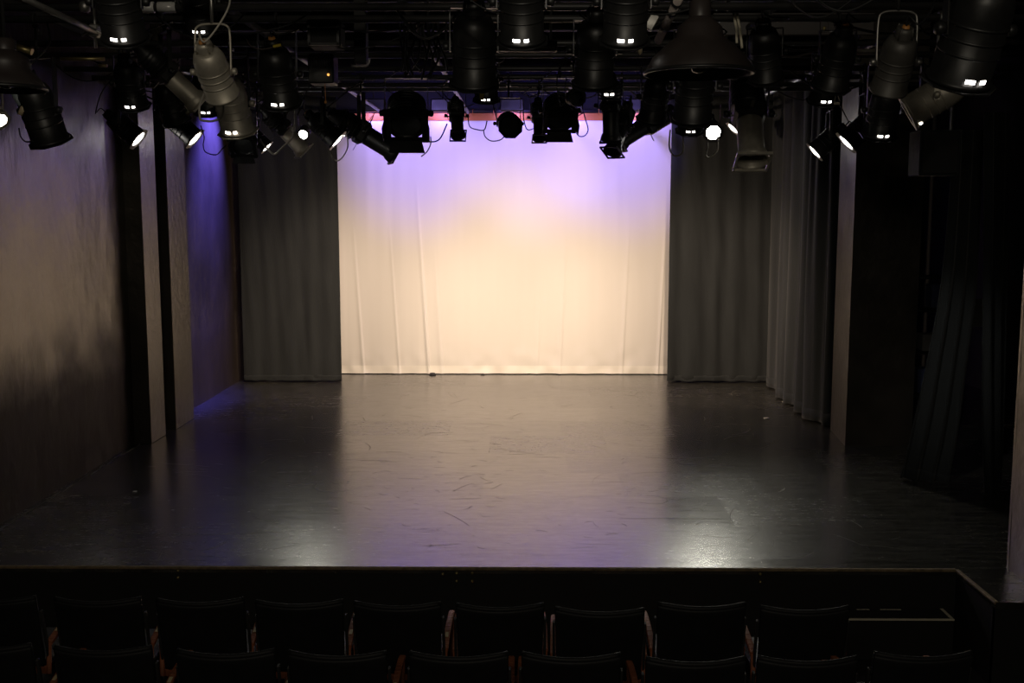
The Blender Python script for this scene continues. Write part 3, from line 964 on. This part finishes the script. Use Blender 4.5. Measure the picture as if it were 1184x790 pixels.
L('V', 'par', 1082, 112, 7.0, -72, 30, 1.0, 'silver rimmed lamp can tilted left at upper right', m='silver', lit='vent')
L('X', 'par', 1128, 34, 5.0, -12, 62, 1.3, 'very large black lamp can at the top right corner', lit='vent')

# shiny dashes: clear bits around the lanterns
o = tag(MB().box((0, 0, 0), (0.035, 0.004, 0.05), bevel=0.001).build('cable_tag', M['yellow']), 'small yellow tag on a lamp above the backdrop', 'tag')
o.location = at(557, 112, 9.2)

# blue floods for the top of the backdrop
for k, px in enumerate((432, 512, 592, 660, 735)):
    p = at(px, 122, 15.3)
    t = thing('flood_light', 'small black flood with blue gel above the backdrop, %s of the row' % ('leftmost', 'second from left', 'middle', 'second from right', 'rightmost')[k], 'stage light', p, 0, 'blue floods above the backdrop')
    MB().box((0, 0, 0), (0.34, 0.16, 0.18), bevel=0.02).build('housing', M['black'], t)
    MB().box((0, 0.086, 0), (0.28, 0.010, 0.13), bevel=0.002).build('gel', M['bluelens'], t)
    MB().tube([(0, 0, 0.09), (0, 0, ZC - p.z)], 0.012, 6).build('drop_rod', M['matte'], t)

# ---- pipes and boxes that stand out
b = MB()
pA = at(164, 17, 6.6); pB = at(204, 17, 6.6); pC = at(181, 17, 6.6)
for a, c in ((pA.x, pC.x - 0.01), (pC.x + 0.01, pB.x)):
    o = MB().lathe([(0.026, a), (0.034, a + 0.003), (0.034, c - 0.003), (0.026, c)], axis='X', c=(0, 6.6, ROWS[6.6]), n=16).build('pipe_glint', M['inner'])  # pale colour carries the reflection of a nearby lamp on the pipe
    tag(o, ('pale sleeve carrying a painted lamp reflection on the upper left pipe, its left half' if a == pA.x else 'pale sleeve carrying a painted lamp reflection on the upper left pipe, its right half'), 'sleeve')
# slanting pipe with a coupler
s0, s1 = at(28, -2, 5.3), at(136, 49, 6.15)
t = thing('slanting_pipe', 'grey pipe slanting down from the upper left corner with a swivel coupler', 'pipe', s0)
MB().tube([(0, 0, 0), s1 - s0], 0.016, 12).build('tube', M['steel'], t)
e = s1 - s0
MB().lathe([(0.016, -0.03), (0.026, -0.025), (0.026, 0.0), (0.014, 0.012), (0, 0.012)], axis='Z', mx=e.to_track_quat('Z', 'Y').to_matrix().to_4x4(), c=e, n=12).build('end_cap', M['beam'], t)
cc = at(110, 36, 5.95) - s0
b = MB().box(cc, (0.05, 0.06, 0.07), bevel=0.008).tube([cc + Vector((0, 0, -0.09)), cc + Vector((0, 0, 0.16))], 0.009, 6)
b.lathe([(0.012, 0.10), (0.03, 0.11), (0.03, 0.15), (0.012, 0.16)], axis='Z', c=cc + Vector((-0.05, 0, 0)), n=10)
b.tube(smooth_path([cc + Vector((-0.06, -0.03, -0.03)), cc + Vector((0, -0.045, 0.0)), cc + Vector((0.05, -0.03, -0.02))], 5), 0.007, 5).build('coupler', M['steel'], t)
# pale wrapped pipe at upper right
s0, s1 = at(789, -10, 5.5), at(761, 47, 6.0)
t = thing('wrapped_pipe', 'pale wrapped pipe slanting beside the domed shade, bound with black straps', 'pipe', s0)
d = s1 - s0
MB().tube([(0, 0, 0), d], 0.023, 12).build('tube', M['wrap'], t)
for f in (0.22, 0.40, 0.70):
    q = d * f
    MB().lathe([(0.023, -0.012), (0.027, -0.01), (0.027, 0.01), (0.023, 0.012)], axis='Z', mx=d.to_track_quat('Z', 'Y').to_matrix().to_4x4(), c=q, n=12).build('strap', M['rubber'], t)
MB().box(d * 0.72 + Vector((-0.07, 0, 0.03)), (0.05, 0.03, 0.09), mx=Matrix.Rotation(0.5, 4, 'Y'), bevel=0.005).build('bracket', M['steel'], t)

# yellow pipe at left, silver pipe ends at right
def stub(x0, y0, x1, y1, Y, r, m, label):
    o = MB().tube([at(x0, y0, Y), at(x1, y1, Y)], r, 12).build('pipe_stub', m)
    return tag(o, label, 'pipe')


stub(70, 68, 121, 68, 7.3, 0.013, M['brass'], 'thin yellowish pipe under the slanting grey pipe at left')
stub(114, 76, 124, 76, 7.3, 0.011, M['brass'], 'short yellowish stub just below the thin yellowish pipe')
stub(13, 52, 37, 60, 6.8, 0.022, M['brass'], 'yellowish fitting above the far left shade')
stub(984, 60, 1028, 60, 7.9, 0.020, M['silver'], 'bright silver pipe end left of the wire yoke lamp')
stub(981, 71, 994, 71, 7.9, 0.020, M['silver'], 'short silver stub below the bright silver pipe end')
# light timber batten in the centre, steel beam at right
def beam(x0, y0, x1, y1, Y, dy, m, name, label, cat):
    a, c = at(x0, y0, Y), at(x1, y1, Y)
    o = MB().box((0, 0, 0), (abs(c.x - a.x), dy, abs(a.z - c.z)), bevel=0.006).build(name, m)
    o.location = (a + c) / 2
    for f in (-0.4, 0.4):
        MB().tube([((c.x - a.x) * f, 0, abs(a.z - c.z) / 2), ((c.x - a.x) * f, 0, ZC - (a.z + c.z) / 2)], 0.010, 6).build('hanger', M['matte'], o)
    return tag(o, label, cat)


beam(573, 48, 644, 60, 7.6, 0.10, M['beam'], 'timber_batten', 'dusty brown timber batten between the two top centre lamp cans', 'batten')
beam(824, 15, 1010, 41, 7.8, 0.03, M['shade'], 'steel_beam', 'dark steel beam across the upper right of the grid', 'beam')
t = thing('junction_plate', 'small yellowish plate with two bolts on the dark steel beam', 'plate', at(953, 28, 7.779))
MB().box((0, 0, 0), (0.06, 0.012, 0.11), bevel=0.004).build('plate', M['shade'], t)
for dz in (-0.028, 0.028):
    MB().lathe([(0, -0.018), (0.012, -0.016), (0.014, 0)], c=(0, 0, dz), n=10).build('bolt', M['brass'], t)
# hanging steel duct left of centre, and equipment boxes
t = thing('square_duct', 'dark square duct hanging left of centre with a pale bent lip', 'duct', at(418, 75, 7.4))
p0, p1 = at(411, 0, 7.4), at(426, 76, 7.4)
MB().box((0, 0, (ZC - p1.z) / 2), (p1.x - p0.x, 0.12, ZC - p1.z), bevel=0.004).build('casing', M['matte'], t)
MB().tube(smooth_path([(-0.06, -0.07, -0.015), (0.04, -0.07, -0.015), (0.065, -0.07, 0.03)], 5), 0.008, 6).build('lip', M['steel'], t)
t = thing('control_box', 'black ribbed equipment box with an amber pilot light hanging left of centre', 'equipment box', at(374, 98, 7.8))
p0, p1 = at(358, 64, 7.8), at(388, 98, 7.8)
w_, h_ = p1.x - p0.x, p0.z - p1.z
MB().box((0, 0, h_ / 2), (w_, 0.2, h_), bevel=0.008).build('case', M['black'], t)
for k in range(8):
    MB().box((-w_ * 0.35 + k * w_ * 0.1, -0.105, h_ * 0.72), (0.007, 0.014, h_ * 0.38)).build('rib', M['black'], t)
MB().lathe([(0, -0.012), (0.008, -0.010), (0.009, 0)], c=(w_ * 0.30, -0.1, h_ * 0.28), n=10).build('pilot_light', M['pilot'], t)
MB().tube([(0.02, -0.05, 0), (0.022, -0.05, -0.12)], 0.003, 5).lathe([(0, -0.14), (0.010, -0.135), (0.010, -0.125), (0.003, -0.115)], axis='Z', c=(0.022, -0.05, 0), n=8).build('pull_cord', M['ceramic'], t)
MB().tube([(0, 0, h_), (0, 0, 3.62 - at(374, 98, 7.8).z)], 0.012, 6).build('hanger', M['matte'], t)
t = thing('control_box', 'black framed equipment box just above the ribbed box with the amber light', 'equipment box', at(378, 56, 7.0))
p0, p1 = at(360, 26, 7.0), at(398, 56, 7.0)
w_, h_ = p1.x - p0.x, p0.z - p1.z
MB().box((0, 0, h_ / 2), (w_, 0.2, h_), bevel=0.008).build('case', M['matte'], t)
b = MB()
for sx in (-1, 1):
    b.box((sx * w_ * 0.44, -0.11, h_ / 2), (0.016, 0.02, h_ * 0.95))
    b.box((0, -0.11, h_ / 2 + sx * h_ * 0.44), (w_ * 0.9, 0.02, 0.016))
b.build('front_frame', M['black'], t)

# domed shades of the house lights
def dome(px, py, Y, wpx, label):
    p = at(px, py, Y)
    r = wpx / F * Y / 2
    t = thing('pendant_lamp', label, 'pendant lamp', p)
    sh = MB().lathe([(0.05, r * 0.98), (0.10, r * 0.80), (0.11, r * 0.62), (r * 0.62, r * 0.48), (r * 0.86, r * 0.25), (r, 0.0), (r, -0.012), (r * 0.985, -0.012), (r * 0.97, 0.0), (r * 0.84, r * 0.23), (r * 0.60, r * 0.45), (0.10, r * 0.58), (0.0, r * 0.58)], axis='Z', n=36).build('shade', M['shade'], t)
    MB().lathe([(r * 0.985, -0.014), (r + 0.006, -0.012), (r + 0.008, -0.004), (r + 0.004, 0.003), (r * 0.985, 0.0)], axis='Z', n=36, close=True).build('rim', M['black'], sh)
    MB().lathe([(0.05, r * 0.95), (0.05, r * 1.25), (0.03, r * 1.3), (0.012, r * 1.32)], axis='Z', n=14).build('cap', M['shade'], t)
    MB().tube([(0, 0, r * 1.3), (0, 0, ZC - p.z)], 0.009, 8).build('stem', M['matte'], t)
    MB().lathe([(0, -0.01), (0.03, 0.0), (0.045, 0.04), (0.03, 0.09), (0.02, 0.16)], axis='Z', n=14).build('bulb', M['glass'], t)


dome(808, 83, 5.0, 122, 'dark brown domed pendant shade at upper right')
dome(8, 101, 5.0, 84, 'dark domed pendant shade cut by the left picture edge')

# ---- cables
def cable(name, pts, Y, r, m, label, group=None, n=7):
    P = []
    for i, q in enumerate(pts):
        yy = q[2] if len(q) > 2 else Y
        P.append(at(q[0], q[1], yy))
    o = MB().tube(smooth_path(P, n), r, 6).build(name, m)
    return tag(o, label, 'cable', group)


t = thing('plugged_cable', 'pale cable with two plugs hanging straight then curling up, left of the backdrop', 'cable', at(340, 95, 9.9))
lo = t.location.copy()
MB().tube([q - lo for q in smooth_path([at(340, 117, 9.9), at(341, 130, 9.9), at(340, 148, 9.9), at(337, 160, 9.9), at(326, 171, 9.9), at(318, 178, 9.9), at(312, 175, 9.9), at(300, 162, 9.95)], 7)], 0.010, 6).build('flex', M['whitecable'], t)
MB().tube([at(340, 94, 9.9) - lo, at(341, 112, 9.9) - lo], 0.024, 8).build('sleeve', M['shade'], t)
MB().tube([at(341, 113, 9.9) - lo, at(341, 118, 9.9) - lo], 0.020, 8).build('plug', M['whitecable'], t)
MB().tube([at(339, 147, 9.9) - lo, at(339, 152, 9.9) - lo], 0.020, 8).build('plug', M['whitecable'], t)
cable('cable', [(236, 108), (231, 122), (231, 134), (233, 139), (246, 140), (256, 135), (258, 122), (253, 112)], 6.1, 0.0065, M['whitecable'], 'stiff pale cable loop hanging under the silver lamp can')
cable('cable', [(775, 150), (774, 170), (778, 179), (784, 180), (790, 174), (789, 152)], 8.7, 0.007, M['whitecable'], 'pale cable loop hanging just right of the backdrop corner')
cable('cable', [(818, 158), (818, 170), (816, 180), (821, 182), (829, 174), (830, 158)], 9.3, 0.007, M['whitecable'], 'pale cable loop hanging under the glaring lamp')
cable('cable', [(383, 172), (384, 181), (389, 186), (396, 182), (402, 170), (401, 155)], 9.8, 0.006, M['whitecable'], 'pale cable loop at the top left corner of the backdrop')
cable('cable', [(848, 15), (851, 32), (852, 50)], 6.6, 0.008, M['tape'], 'pale cord hanging at the dark steel beam, the left one of two', None)
cable('cable', [(852, 15), (856, 38), (858, 56)], 6.6, 0.008, M['tape'], 'pale cord hanging at the dark steel beam, the right one of two', None)
cable('cable', [(232, 145), (236, 158), (235, 168), (238, 176), (250, 179), (257, 172), (262, 168)], 9.0, 0.005, M['rubber'], 'thin black cable loop dangling before the blue lit wall')
cable('cable', [(675, 130), (664, 138), (664, 148), (669, 157), (676, 157), (680, 150), (677, 138), (675, 131)], 9.3, 0.005, M['rubber'], 'black cable loop right of the spotlight with wide open doors')
cable('cable', [(559, 150), (561, 158), (568, 163), (578, 162), (583, 158)], 9.9, 0.005, M['rubber'], 'black cable drooping to the spotlight with octagonal hood')
cable('cable', [(541, 132), (543, 146), (552, 150), (560, 150), (563, 140)], 9.6, 0.005, M['rubber'], 'black cable looped left of the yellow tag')
cable('cable', [(493, 130), (495, 160), (500, 164), (509, 160), (517, 143)], 9.4, 0.006, M['rubber'], 'black cable looped right of the large spotlight with doors')
cable('cable', [(498, 158), (498, 166), (494, 175), (487, 181)], 9.4, 0.006, M['whitecable'], 'frayed pale cable end dangling before the backdrop')
cable('cable', [(605, 128), (606, 140), (610, 150), (619, 148)], 10.3, 0.005, M['rubber'], 'black cable hooked to the small spotlight at centre')
cable('cable', [(433, 130), (428, 142), (422, 145), (420, 140)], 9.8, 0.005, M['rubber'], 'short black cable loop above the long left spotlight')
cable('cable', [(670, 100), (659, 112), (660, 122), (672, 130)], 9.0, 0.012, M['rubber'], 'thick black cable bent around the small round lamp')
cable('cable', [(22, 148), (24, 158), (30, 164), (38, 163)], 6.9, 0.005, M['rubber'], 'thin black cable drooping at the far left lamp')
cable('cable', [(28, 122), (42, 116), (53, 108)], 6.9, 0.003, M['beam'], 'thin brown wire from cream plug to the far left lamp')
cable('cable', [(895, 50), (920, 56), (948, 54), (962, 50)], 7.5, 0.010, M['rubber'], 'thick dark cable sagging under the steel beam')
cable('cable', [(898, 62), (915, 66), (934, 62), (950, 56)], 7.5, 0.008, M['beam'], 'yellowish brown cable under the steel beam')
cable('cable', [(285, 45), (290, 53), (304, 57), (325, 52)], 6.8, 0.004, M['beam'], 'thin grey cable with yellow sleeve at upper left')
cable('cable', [(316, 54), (320, 53), (325, 52)], 6.78, 0.010, M['yellow'], 'yellow sleeve on the thin grey cable')
cable('cable', [(696, 0), (718, 4), (726, 22), (730, 35), (737, 46), (740, 52)], 6.0, 0.004, M['rubber'], 'thin cord running down past the top right centre lamp')
o = tag(MB().lathe([(0, -0.03), (0.012, -0.02), (0.014, 0.0), (0.008, 0.02), (0, 0.03)], axis='Z', n=10).build('cord_pull', M['cream']), 'small pale teardrop pull at the end of the thin cord', 'pull'); o.location = at(740, 57, 6.0)
t = thing('cable_plug', 'blue grey connector with cream boot hanging at the far left', 'plug', at(20, 110, 6.9))
lo = t.location.copy()
MB().tube([at(15, 103, 6.9) - lo, at(20, 112, 6.9) - lo, at(25, 122, 6.9) - lo], [0.020, 0.026, 0.020], 10).build('connector', M['bluegrey'], t)
MB().tube([at(29, 121, 6.9) - lo, at(23, 133, 6.9) - lo], [0.021, 0.017], 10).build('boot', M['cream'], t)
t = thing('lamp_strap', 'pale wire triangle hanging beside the twin lit slots at right', 'strap', at(967, 112, 7.8))
lo = t.location.copy()
MB().tube([at(965, 118, 7.8) - lo, at(967, 106, 7.8) - lo, at(971, 117, 7.8) - lo], 0.006, 5).build('wire', M['silver'], t)
MB().box(at(967.5, 119.5, 7.8) - lo, (0.04, 0.02, 0.02), bevel=0.003).build('buckle', M['silver'], t)
o = tag(MB().box((0, 0, 0), (0.035, 0.01, 0.015)).build('cable_tag', M['red']), 'tiny red tag at the top centre of the grid', 'tag'); o.location = at(693, 44, 7.0)

# bundles of black cable looped between pipes
rc = random.Random(11)
for k in range(46):
    Y0 = rc.choice(sorted(ROWS)); 
    x0 = max(XL + 0.2, rc.uniform(-0.50, 0.36) * Y0)
    x1 = x0 + rc.uniform(0.25, 0.9)
    z = ROWS[Y0] - 0.02
    sag = rc.uniform(0.04, 0.22)
    y1 = Y0 + rc.uniform(-0.06, 0.06)
    pts = [(x0, Y0, z), (x0 + (x1 - x0) * 0.25, y1, z - sag * 0.75), ((x0 + x1) / 2, y1, z - sag), (x0 + (x1 - x0) * 0.8, y1, z - sag * 0.6), (x1, Y0, z)]
    o = MB().tube(smooth_path(pts, 6), rc.choice((0.005, 0.006, 0.009)), 5).build('lighting_cable', M['rubber'])
    tag(o, 'black cable sagging along a pipe of the lighting grid', 'cable', 'black cables of the lighting grid')
# a thick bunch of multicore tails at the centre left
for k in range(14):
    px = 462 + k * 3.6
    o = MB().tube(smooth_path([at(px, 20, 7.6), at(px + rc.uniform(-3, 3), 45, 7.5 + rc.uniform(-.1, .1)), at(px + rc.uniform(-6, 6), 66, 7.5), at(px + rc.uniform(-10, 10), rc.uniform(78, 92), 7.6)], 5), 0.008, 5).build('lighting_cable', M['rubber'])
    tag(o, 'black cable hanging in the bunch left of top centre', 'cable', 'bunch of hanging cables')

# ------------------------------------------------------------------ step block in front of the stage
zs = -0.27
f0, f1 = on_z(952, 716, zs), on_z(1103, 716, zs)
t = thing('step_block', 'black step box with white taped edges in front of the stage at right', 'step', ((f0.x + f1.x) / 2, f0.y, ZH))
wx = f1.x - f0.x; dy = YF - 0.012 - f0.y; hz = zs - ZH
MB().box((0, dy / 2, hz / 2 - 0.006), (wx, dy, hz - 0.012), bevel=0.004).build('box', M['fascia'], t)
MB().box((0, dy / 2, hz - 0.005), (wx - 0.02, dy - 0.01, 0.010)).build('tread', M['steptop'], t)
MB().box((0, 0.006, hz - 0.003), (wx, 0.016, 0.009)).build('edge_tape', M['tape'], t)
MB().box((wx / 2 - 0.011, dy / 2, hz - 0.003), (0.022, dy, 0.0085)).build('edge_tape', M['tape'], t)
MB().box((-wx / 2 + 0.011, dy * 0.55, hz - 0.003), (0.022, dy * 0.6, 0.0085)).build('edge_tape', M['tape'], t)
for xa, xb in ((985, 1000), (1012, 1036)):
    u0, u1 = on_z(xa, 699, zs).x - t.location.x, on_z(xb, 699, zs).x - t.location.x
    MB().box(((u0 + u1) / 2, dy - 0.02, hz - 0.003), (u1 - u0, 0.012, 0.0085)).build('edge_tape', M['tape'], t)

# ------------------------------------------------------------------ chairs
def arm_path(sx):
    return [(sx * 0.246, -0.19, 0.55), (sx * 0.247, 0.0, 0.595), (sx * 0.247, 0.18, 0.600), (sx * 0.246, 0.27, 0.585)]


def make_chair(label):
    """faces +Y; origin on the floor below the seat"""
    t = thing('armchair', label, 'chair')
    # curved upholstered back
    P = []
    for i in range(17):
        u = i / 16 * 2 - 1
        row = []
        for j in range(13):
            v = j / 12
            x = u * (0.226 + 0.010 * v)
            y = -0.20 - 0.085 * v - 0.035 * (1 - u * u) * (0.4 + 0.6 * v)
            z = 0.43 + 0.42 * v - 0.016 * (1 - u * u) * v
            row.append(Vector((x, y, z)))
        P.append(row)
    o = MB().sheet(P).build('backrest', M['seatcloth'], t)
    md = o.modifiers.new('pad', 'SOLIDIFY'); md.thickness = 0.04; md.offset = 0
    md = o.modifiers.new('round', 'BEVEL'); md.width = 0.012; md.segments = 3
    # top rail piping
    pts = [(u * 0.235, -0.286 - 0.035 * (1 - u * u), 0.852 - 0.016 * (1 - u * u)) for u in [k / 8 - 1 for k in range(17)]]
    MB().tube(pts, 0.014, 8).build('piping', M['seatcloth'], o)
    b = MB().box((0, 0.03, 0.43), (0.47, 0.46, 0.075), bevel=0.025)
    b.build('seat', M['seatcloth'], t)
    for ya in (0.262, -0.19):
        MB().box((0, ya, 0.395), (0.47, 0.02, 0.05), bevel=0.005).build('apron', M['wood'], t)
    for sx in (-1, 1):
        b = MB()
        pts = smooth_path(arm_path(sx), 5)
        for k, p in enumerate(pts[:-1]):
            q = pts[k + 1]
            L_ = (q - p).length
            ang = math.atan2(q.z - p.z, q.y - p.y)
            b.box((p + q) / 2, (0.034, L_ + 0.004, 0.026), mx=Matrix.Rotation(ang, 4, 'X'), bevel=0.004)
        b.build('armrest', M['wood'], t)
        MB().box((sx * 0.243, -0.222, 0.60), (0.014, 0.026, 0.34), mx=Matrix.Rotation(0.2, 4, 'X'), bevel=0.004).build('upright', M['pipe'], t)
        MB().tube([(sx * 0.246, 0.25, 0.0), (sx * 0.246, 0.255, 0.590)], 0.014, 8).build('leg', M['wood'], t)
        MB().tube([(sx * 0.244, -0.25, 0.0), (sx * 0.246, -0.19, 0.555)], 0.014, 8).build('leg', M['wood'], t)
    MB().box((0.247, -0.08, 0.590), (0.018, 0.045, 0.006), mx=Matrix.Rotation(0.2, 4, 'X')).build('number_plate', M['tag'], t)
    return t


def copy_tree(o, parent=None):
    c = o.copy(); COL.objects.link(c); c.parent = parent
    for ch in o.children:
        copy_tree(ch, c)
    return c


ordn = ['leftmost', 'second from the left', 'third from the left', 'fourth from the left', 'fifth from the left', 'fifth from the right', 'fourth from the right', 'third from the right', 'second from the right', 'rightmost']
row1 = [(-9, 694, -1), (110, 696, 1), (227, 697, 3), (343, 699, 2), (460, 701, -1), (577, 703, 1), (696, 708, -2), (812, 702, 0), (932, 706, 0)]
row2 = [(-22, 750, 0), (116, 753, 1), (258, 757, 1), (389, 759, 0), (530, 760, 0), (662, 761, -1), (804, 766, 1), (935, 765, 0), (1068, 760, 1)]
proto = None
first_kids = None
for ri, (row, yb) in enumerate(((row1, 5.47), (row2, 4.86))):
    for ci, (px, py, rz) in enumerate(row):
        nm = ['leftmost', 'second from left', 'third from left', 'fourth from left', 'middle', 'fourth from right', 'third from right', 'second from right', 'rightmost'][ci]
        lab = 'black armchair with wooden arms, %s of the %s row' % (nm, 'front' if ri == 0 else 'second')
        if proto is None:
            proto = make_chair(lab); c = proto
        else:
            c = copy_tree(proto)
        p = on_z(px, py, ZH + 0.845)      # the top of this chair's back
        c.location = (p.x, p.y + 0.315, ZH)
        c.rotation_euler = (0, 0, R(rz))
        c['label'] = lab
        c['group'] = 'front row armchairs' if ri == 0 else 'second row armchairs'
for px, py, yb in ((463, 770, 5.25), (598, 775, 5.25), (866, 772, 5.25), (151, 784, 5.2), (296, 786, 5.2), (998, 786, 5.2)):
    pass

# scraps on the stage
for px, py, s, lab in ((886, 484, 0.03, 'tiny white scrap lying on the stage near the side curtain'), (156, 569, 0.016, 'tiny pale crumb on the stage near the left pier'), (906, 465, 0.02, 'tiny pale scrap at the foot of the pleated side curtain')):
    p = on_z(px, py)
    b = MB()
    g = [[Vector((p.x + (i - 1) * s, p.y + (j - 1) * s, 0.004 + s * 0.4 * abs(noise.noise(Vector((i * 1.3, j * 1.7, px)))))) for j in range(3)] for i in range(3)]
    o = solidify(b.sheet(g).build('paper_scrap', M['paper']), 0.002)
    tag(o, lab, 'scrap')
for px, w_, lab in ((500, 0.05, 'small dark weight holding the backdrop hem left of centre'), (558, 0.03, 'tiny dark weight at the backdrop hem near its centre')):
    p = on_z(px, 434)
    o = MB().lathe([(0, 0.0), (w_, 0.0), (w_ * 1.05, w_ * 0.25), (w_ * 0.7, w_ * 0.6), (0, w_ * 0.65)], axis='Z', c=(p.x, YC - w_ - 0.02, 0.0005), n=12).build('hem_weight', M['rubber'])
    tag(o, lab, 'weight')


# ------------------------------------------------------------------ light
def spot(name, loc, target, col, energy, size, blend=1.0, rad=0.08):
    d = bpy.data.lights.new(name, 'SPOT')
    d.color = col; d.energy = energy; d.spot_size = R(size); d.spot_blend = blend; d.shadow_soft_size = rad
    o = bpy.data.objects.new(name, d); COL.objects.link(o)
    o.location = loc
    o.rotation_euler = (Vector(target) - Vector(loc)).to_track_quat('-Z', 'Y').to_euler()
    return o


def area(name, loc, target, col, energy, sx, sy):
    d = bpy.data.lights.new(name, 'AREA')
    d.shape = 'RECTANGLE'; d.size = sx; d.size_y = sy; d.color = col; d.energy = energy
    o = bpy.data.objects.new(name, d); COL.objects.link(o)
    o.location = loc
    o.rotation_euler = (Vector(target) - Vector(loc)).to_track_quat('-Z', 'Y').to_euler()
    return o


WARM = (1.0, 0.755, 0.535)
for x, tx, e in ((-2.6, 2.5, 1080), (2.5, -2.5, 1120), (-1.9, -2.4, 540), (1.8, 2.4, 480)):
    spot('cyc_wash', (x, 11.0, 3.35), (tx, YC, 0.1), WARM, e, 77 if e > 600 else 62, 1.0)
BLUE = (0.30, 0.22, 1.0)
for px in (432, 512, 592, 660, 735):
    p = at(px, 122, 15.3)
    area('cyc_blue', (p.x, 15.40, p.z - 0.03), (p.x, YC + 0.1, 2.6), BLUE, 9, 0.28, 0.12)
for x, e in ((-1.4, 330), (0.2, 230), (1.3, 340)):
    spot('cyc_blue_front', (x, 12.9, 3.95), (x * 1.1, YC, 3.30), (0.34, 0.25, 1.0), e, 54, 1.0, 0.06)
# blue light on the left wall behind the pier
spot('wall_blue', (XL + 0.65, 14.0, 4.1), (XL, 13.8, 3.1), (0.11, 0.095, 1.0), 4600, 66, 1.0, 0.05)
# the two lamps that face the house
for k, e in (("p", 70), ("K", 190)):
    p = FIX[k][1]
    spot('back_light', p + Vector((0, -0.24, -0.09)), (p.x * 0.95, 7.0, 0.2), (1.0, 0.97, 0.82), e, 50, 1.0, 0.26)
# added spots, unseen, that lift the black curtains on both sides of the backdrop
for k, tx in (('n', (ll + lr) / 2), ('M', (rl + rr) / 2)):
    p = FIX[k][1]
    spot('curtain_fill', p + Vector((0.05, 0.3, -0.1)), (tx, YL, 1.5), (0.88, 0.96, 1.0), 5, 62, 1.0, 0.06)
p = FIX['P'][1]
spot('wing_fill', p + Vector((0.1, 0.2, -0.3)), at(1080, 420, YD), (1.0, 0.95, 0.85), 50, 30, 1.0, 0.06)  # unseen spot added to brighten the diagonal curtain
for x, tx, e in ((-1.2, -2.1, 60), (1.4, 2.3, 34), (0.1, 0.4, 75)):
    spot('rig_fill', (x, 1.2, 4.3), (tx, 6.3, 3.5), (1.0, 0.90, 0.74), e, 34, 1.0, 0.08)  # extra spots over the house, not real lamps, added to light the rig
# soft glow of the auditorium behind the camera
area('house_glow', (0, -1.5, 4.2), (0, 8, 1.6), (1.0, 0.90, 0.72), 42, 3.5, 0.8)

w = bpy.data.worlds.new('world'); scene.world = w
w.use_nodes = True
w.node_tree.nodes['Background'].inputs['Color'].default_value = (0.9, 0.95, 1.0, 1)
w.node_tree.nodes['Background'].inputs['Strength'].default_value = 0.0015

scene.view_settings.view_transform = 'Standard'
scene.view_settings.look = 'None'
scene.view_settings.gamma = 1.0
scene.view_settings.use_curve_mapping = False
scene.view_settings.exposure = 0.0
try:
    scene.cycles.use_denoising = True
    scene.cycles.max_bounces = 8
    scene.cycles.diffuse_bounces = 4
    scene.cycles.glossy_bounces = 4
    scene.cycles.sample_clamp_indirect = 8.0
    scene.cycles.caustics_reflective = False
    scene.cycles.caustics_refractive = False
except Exception:
    pass
print('XL', XL, 'YF', YF, 'YC', YC, 'cyc', cl, crx, ct, 'xc', xc, 'yc', yc, 'pier', p1, p3, p5, 'rp', q1, q2, q3)
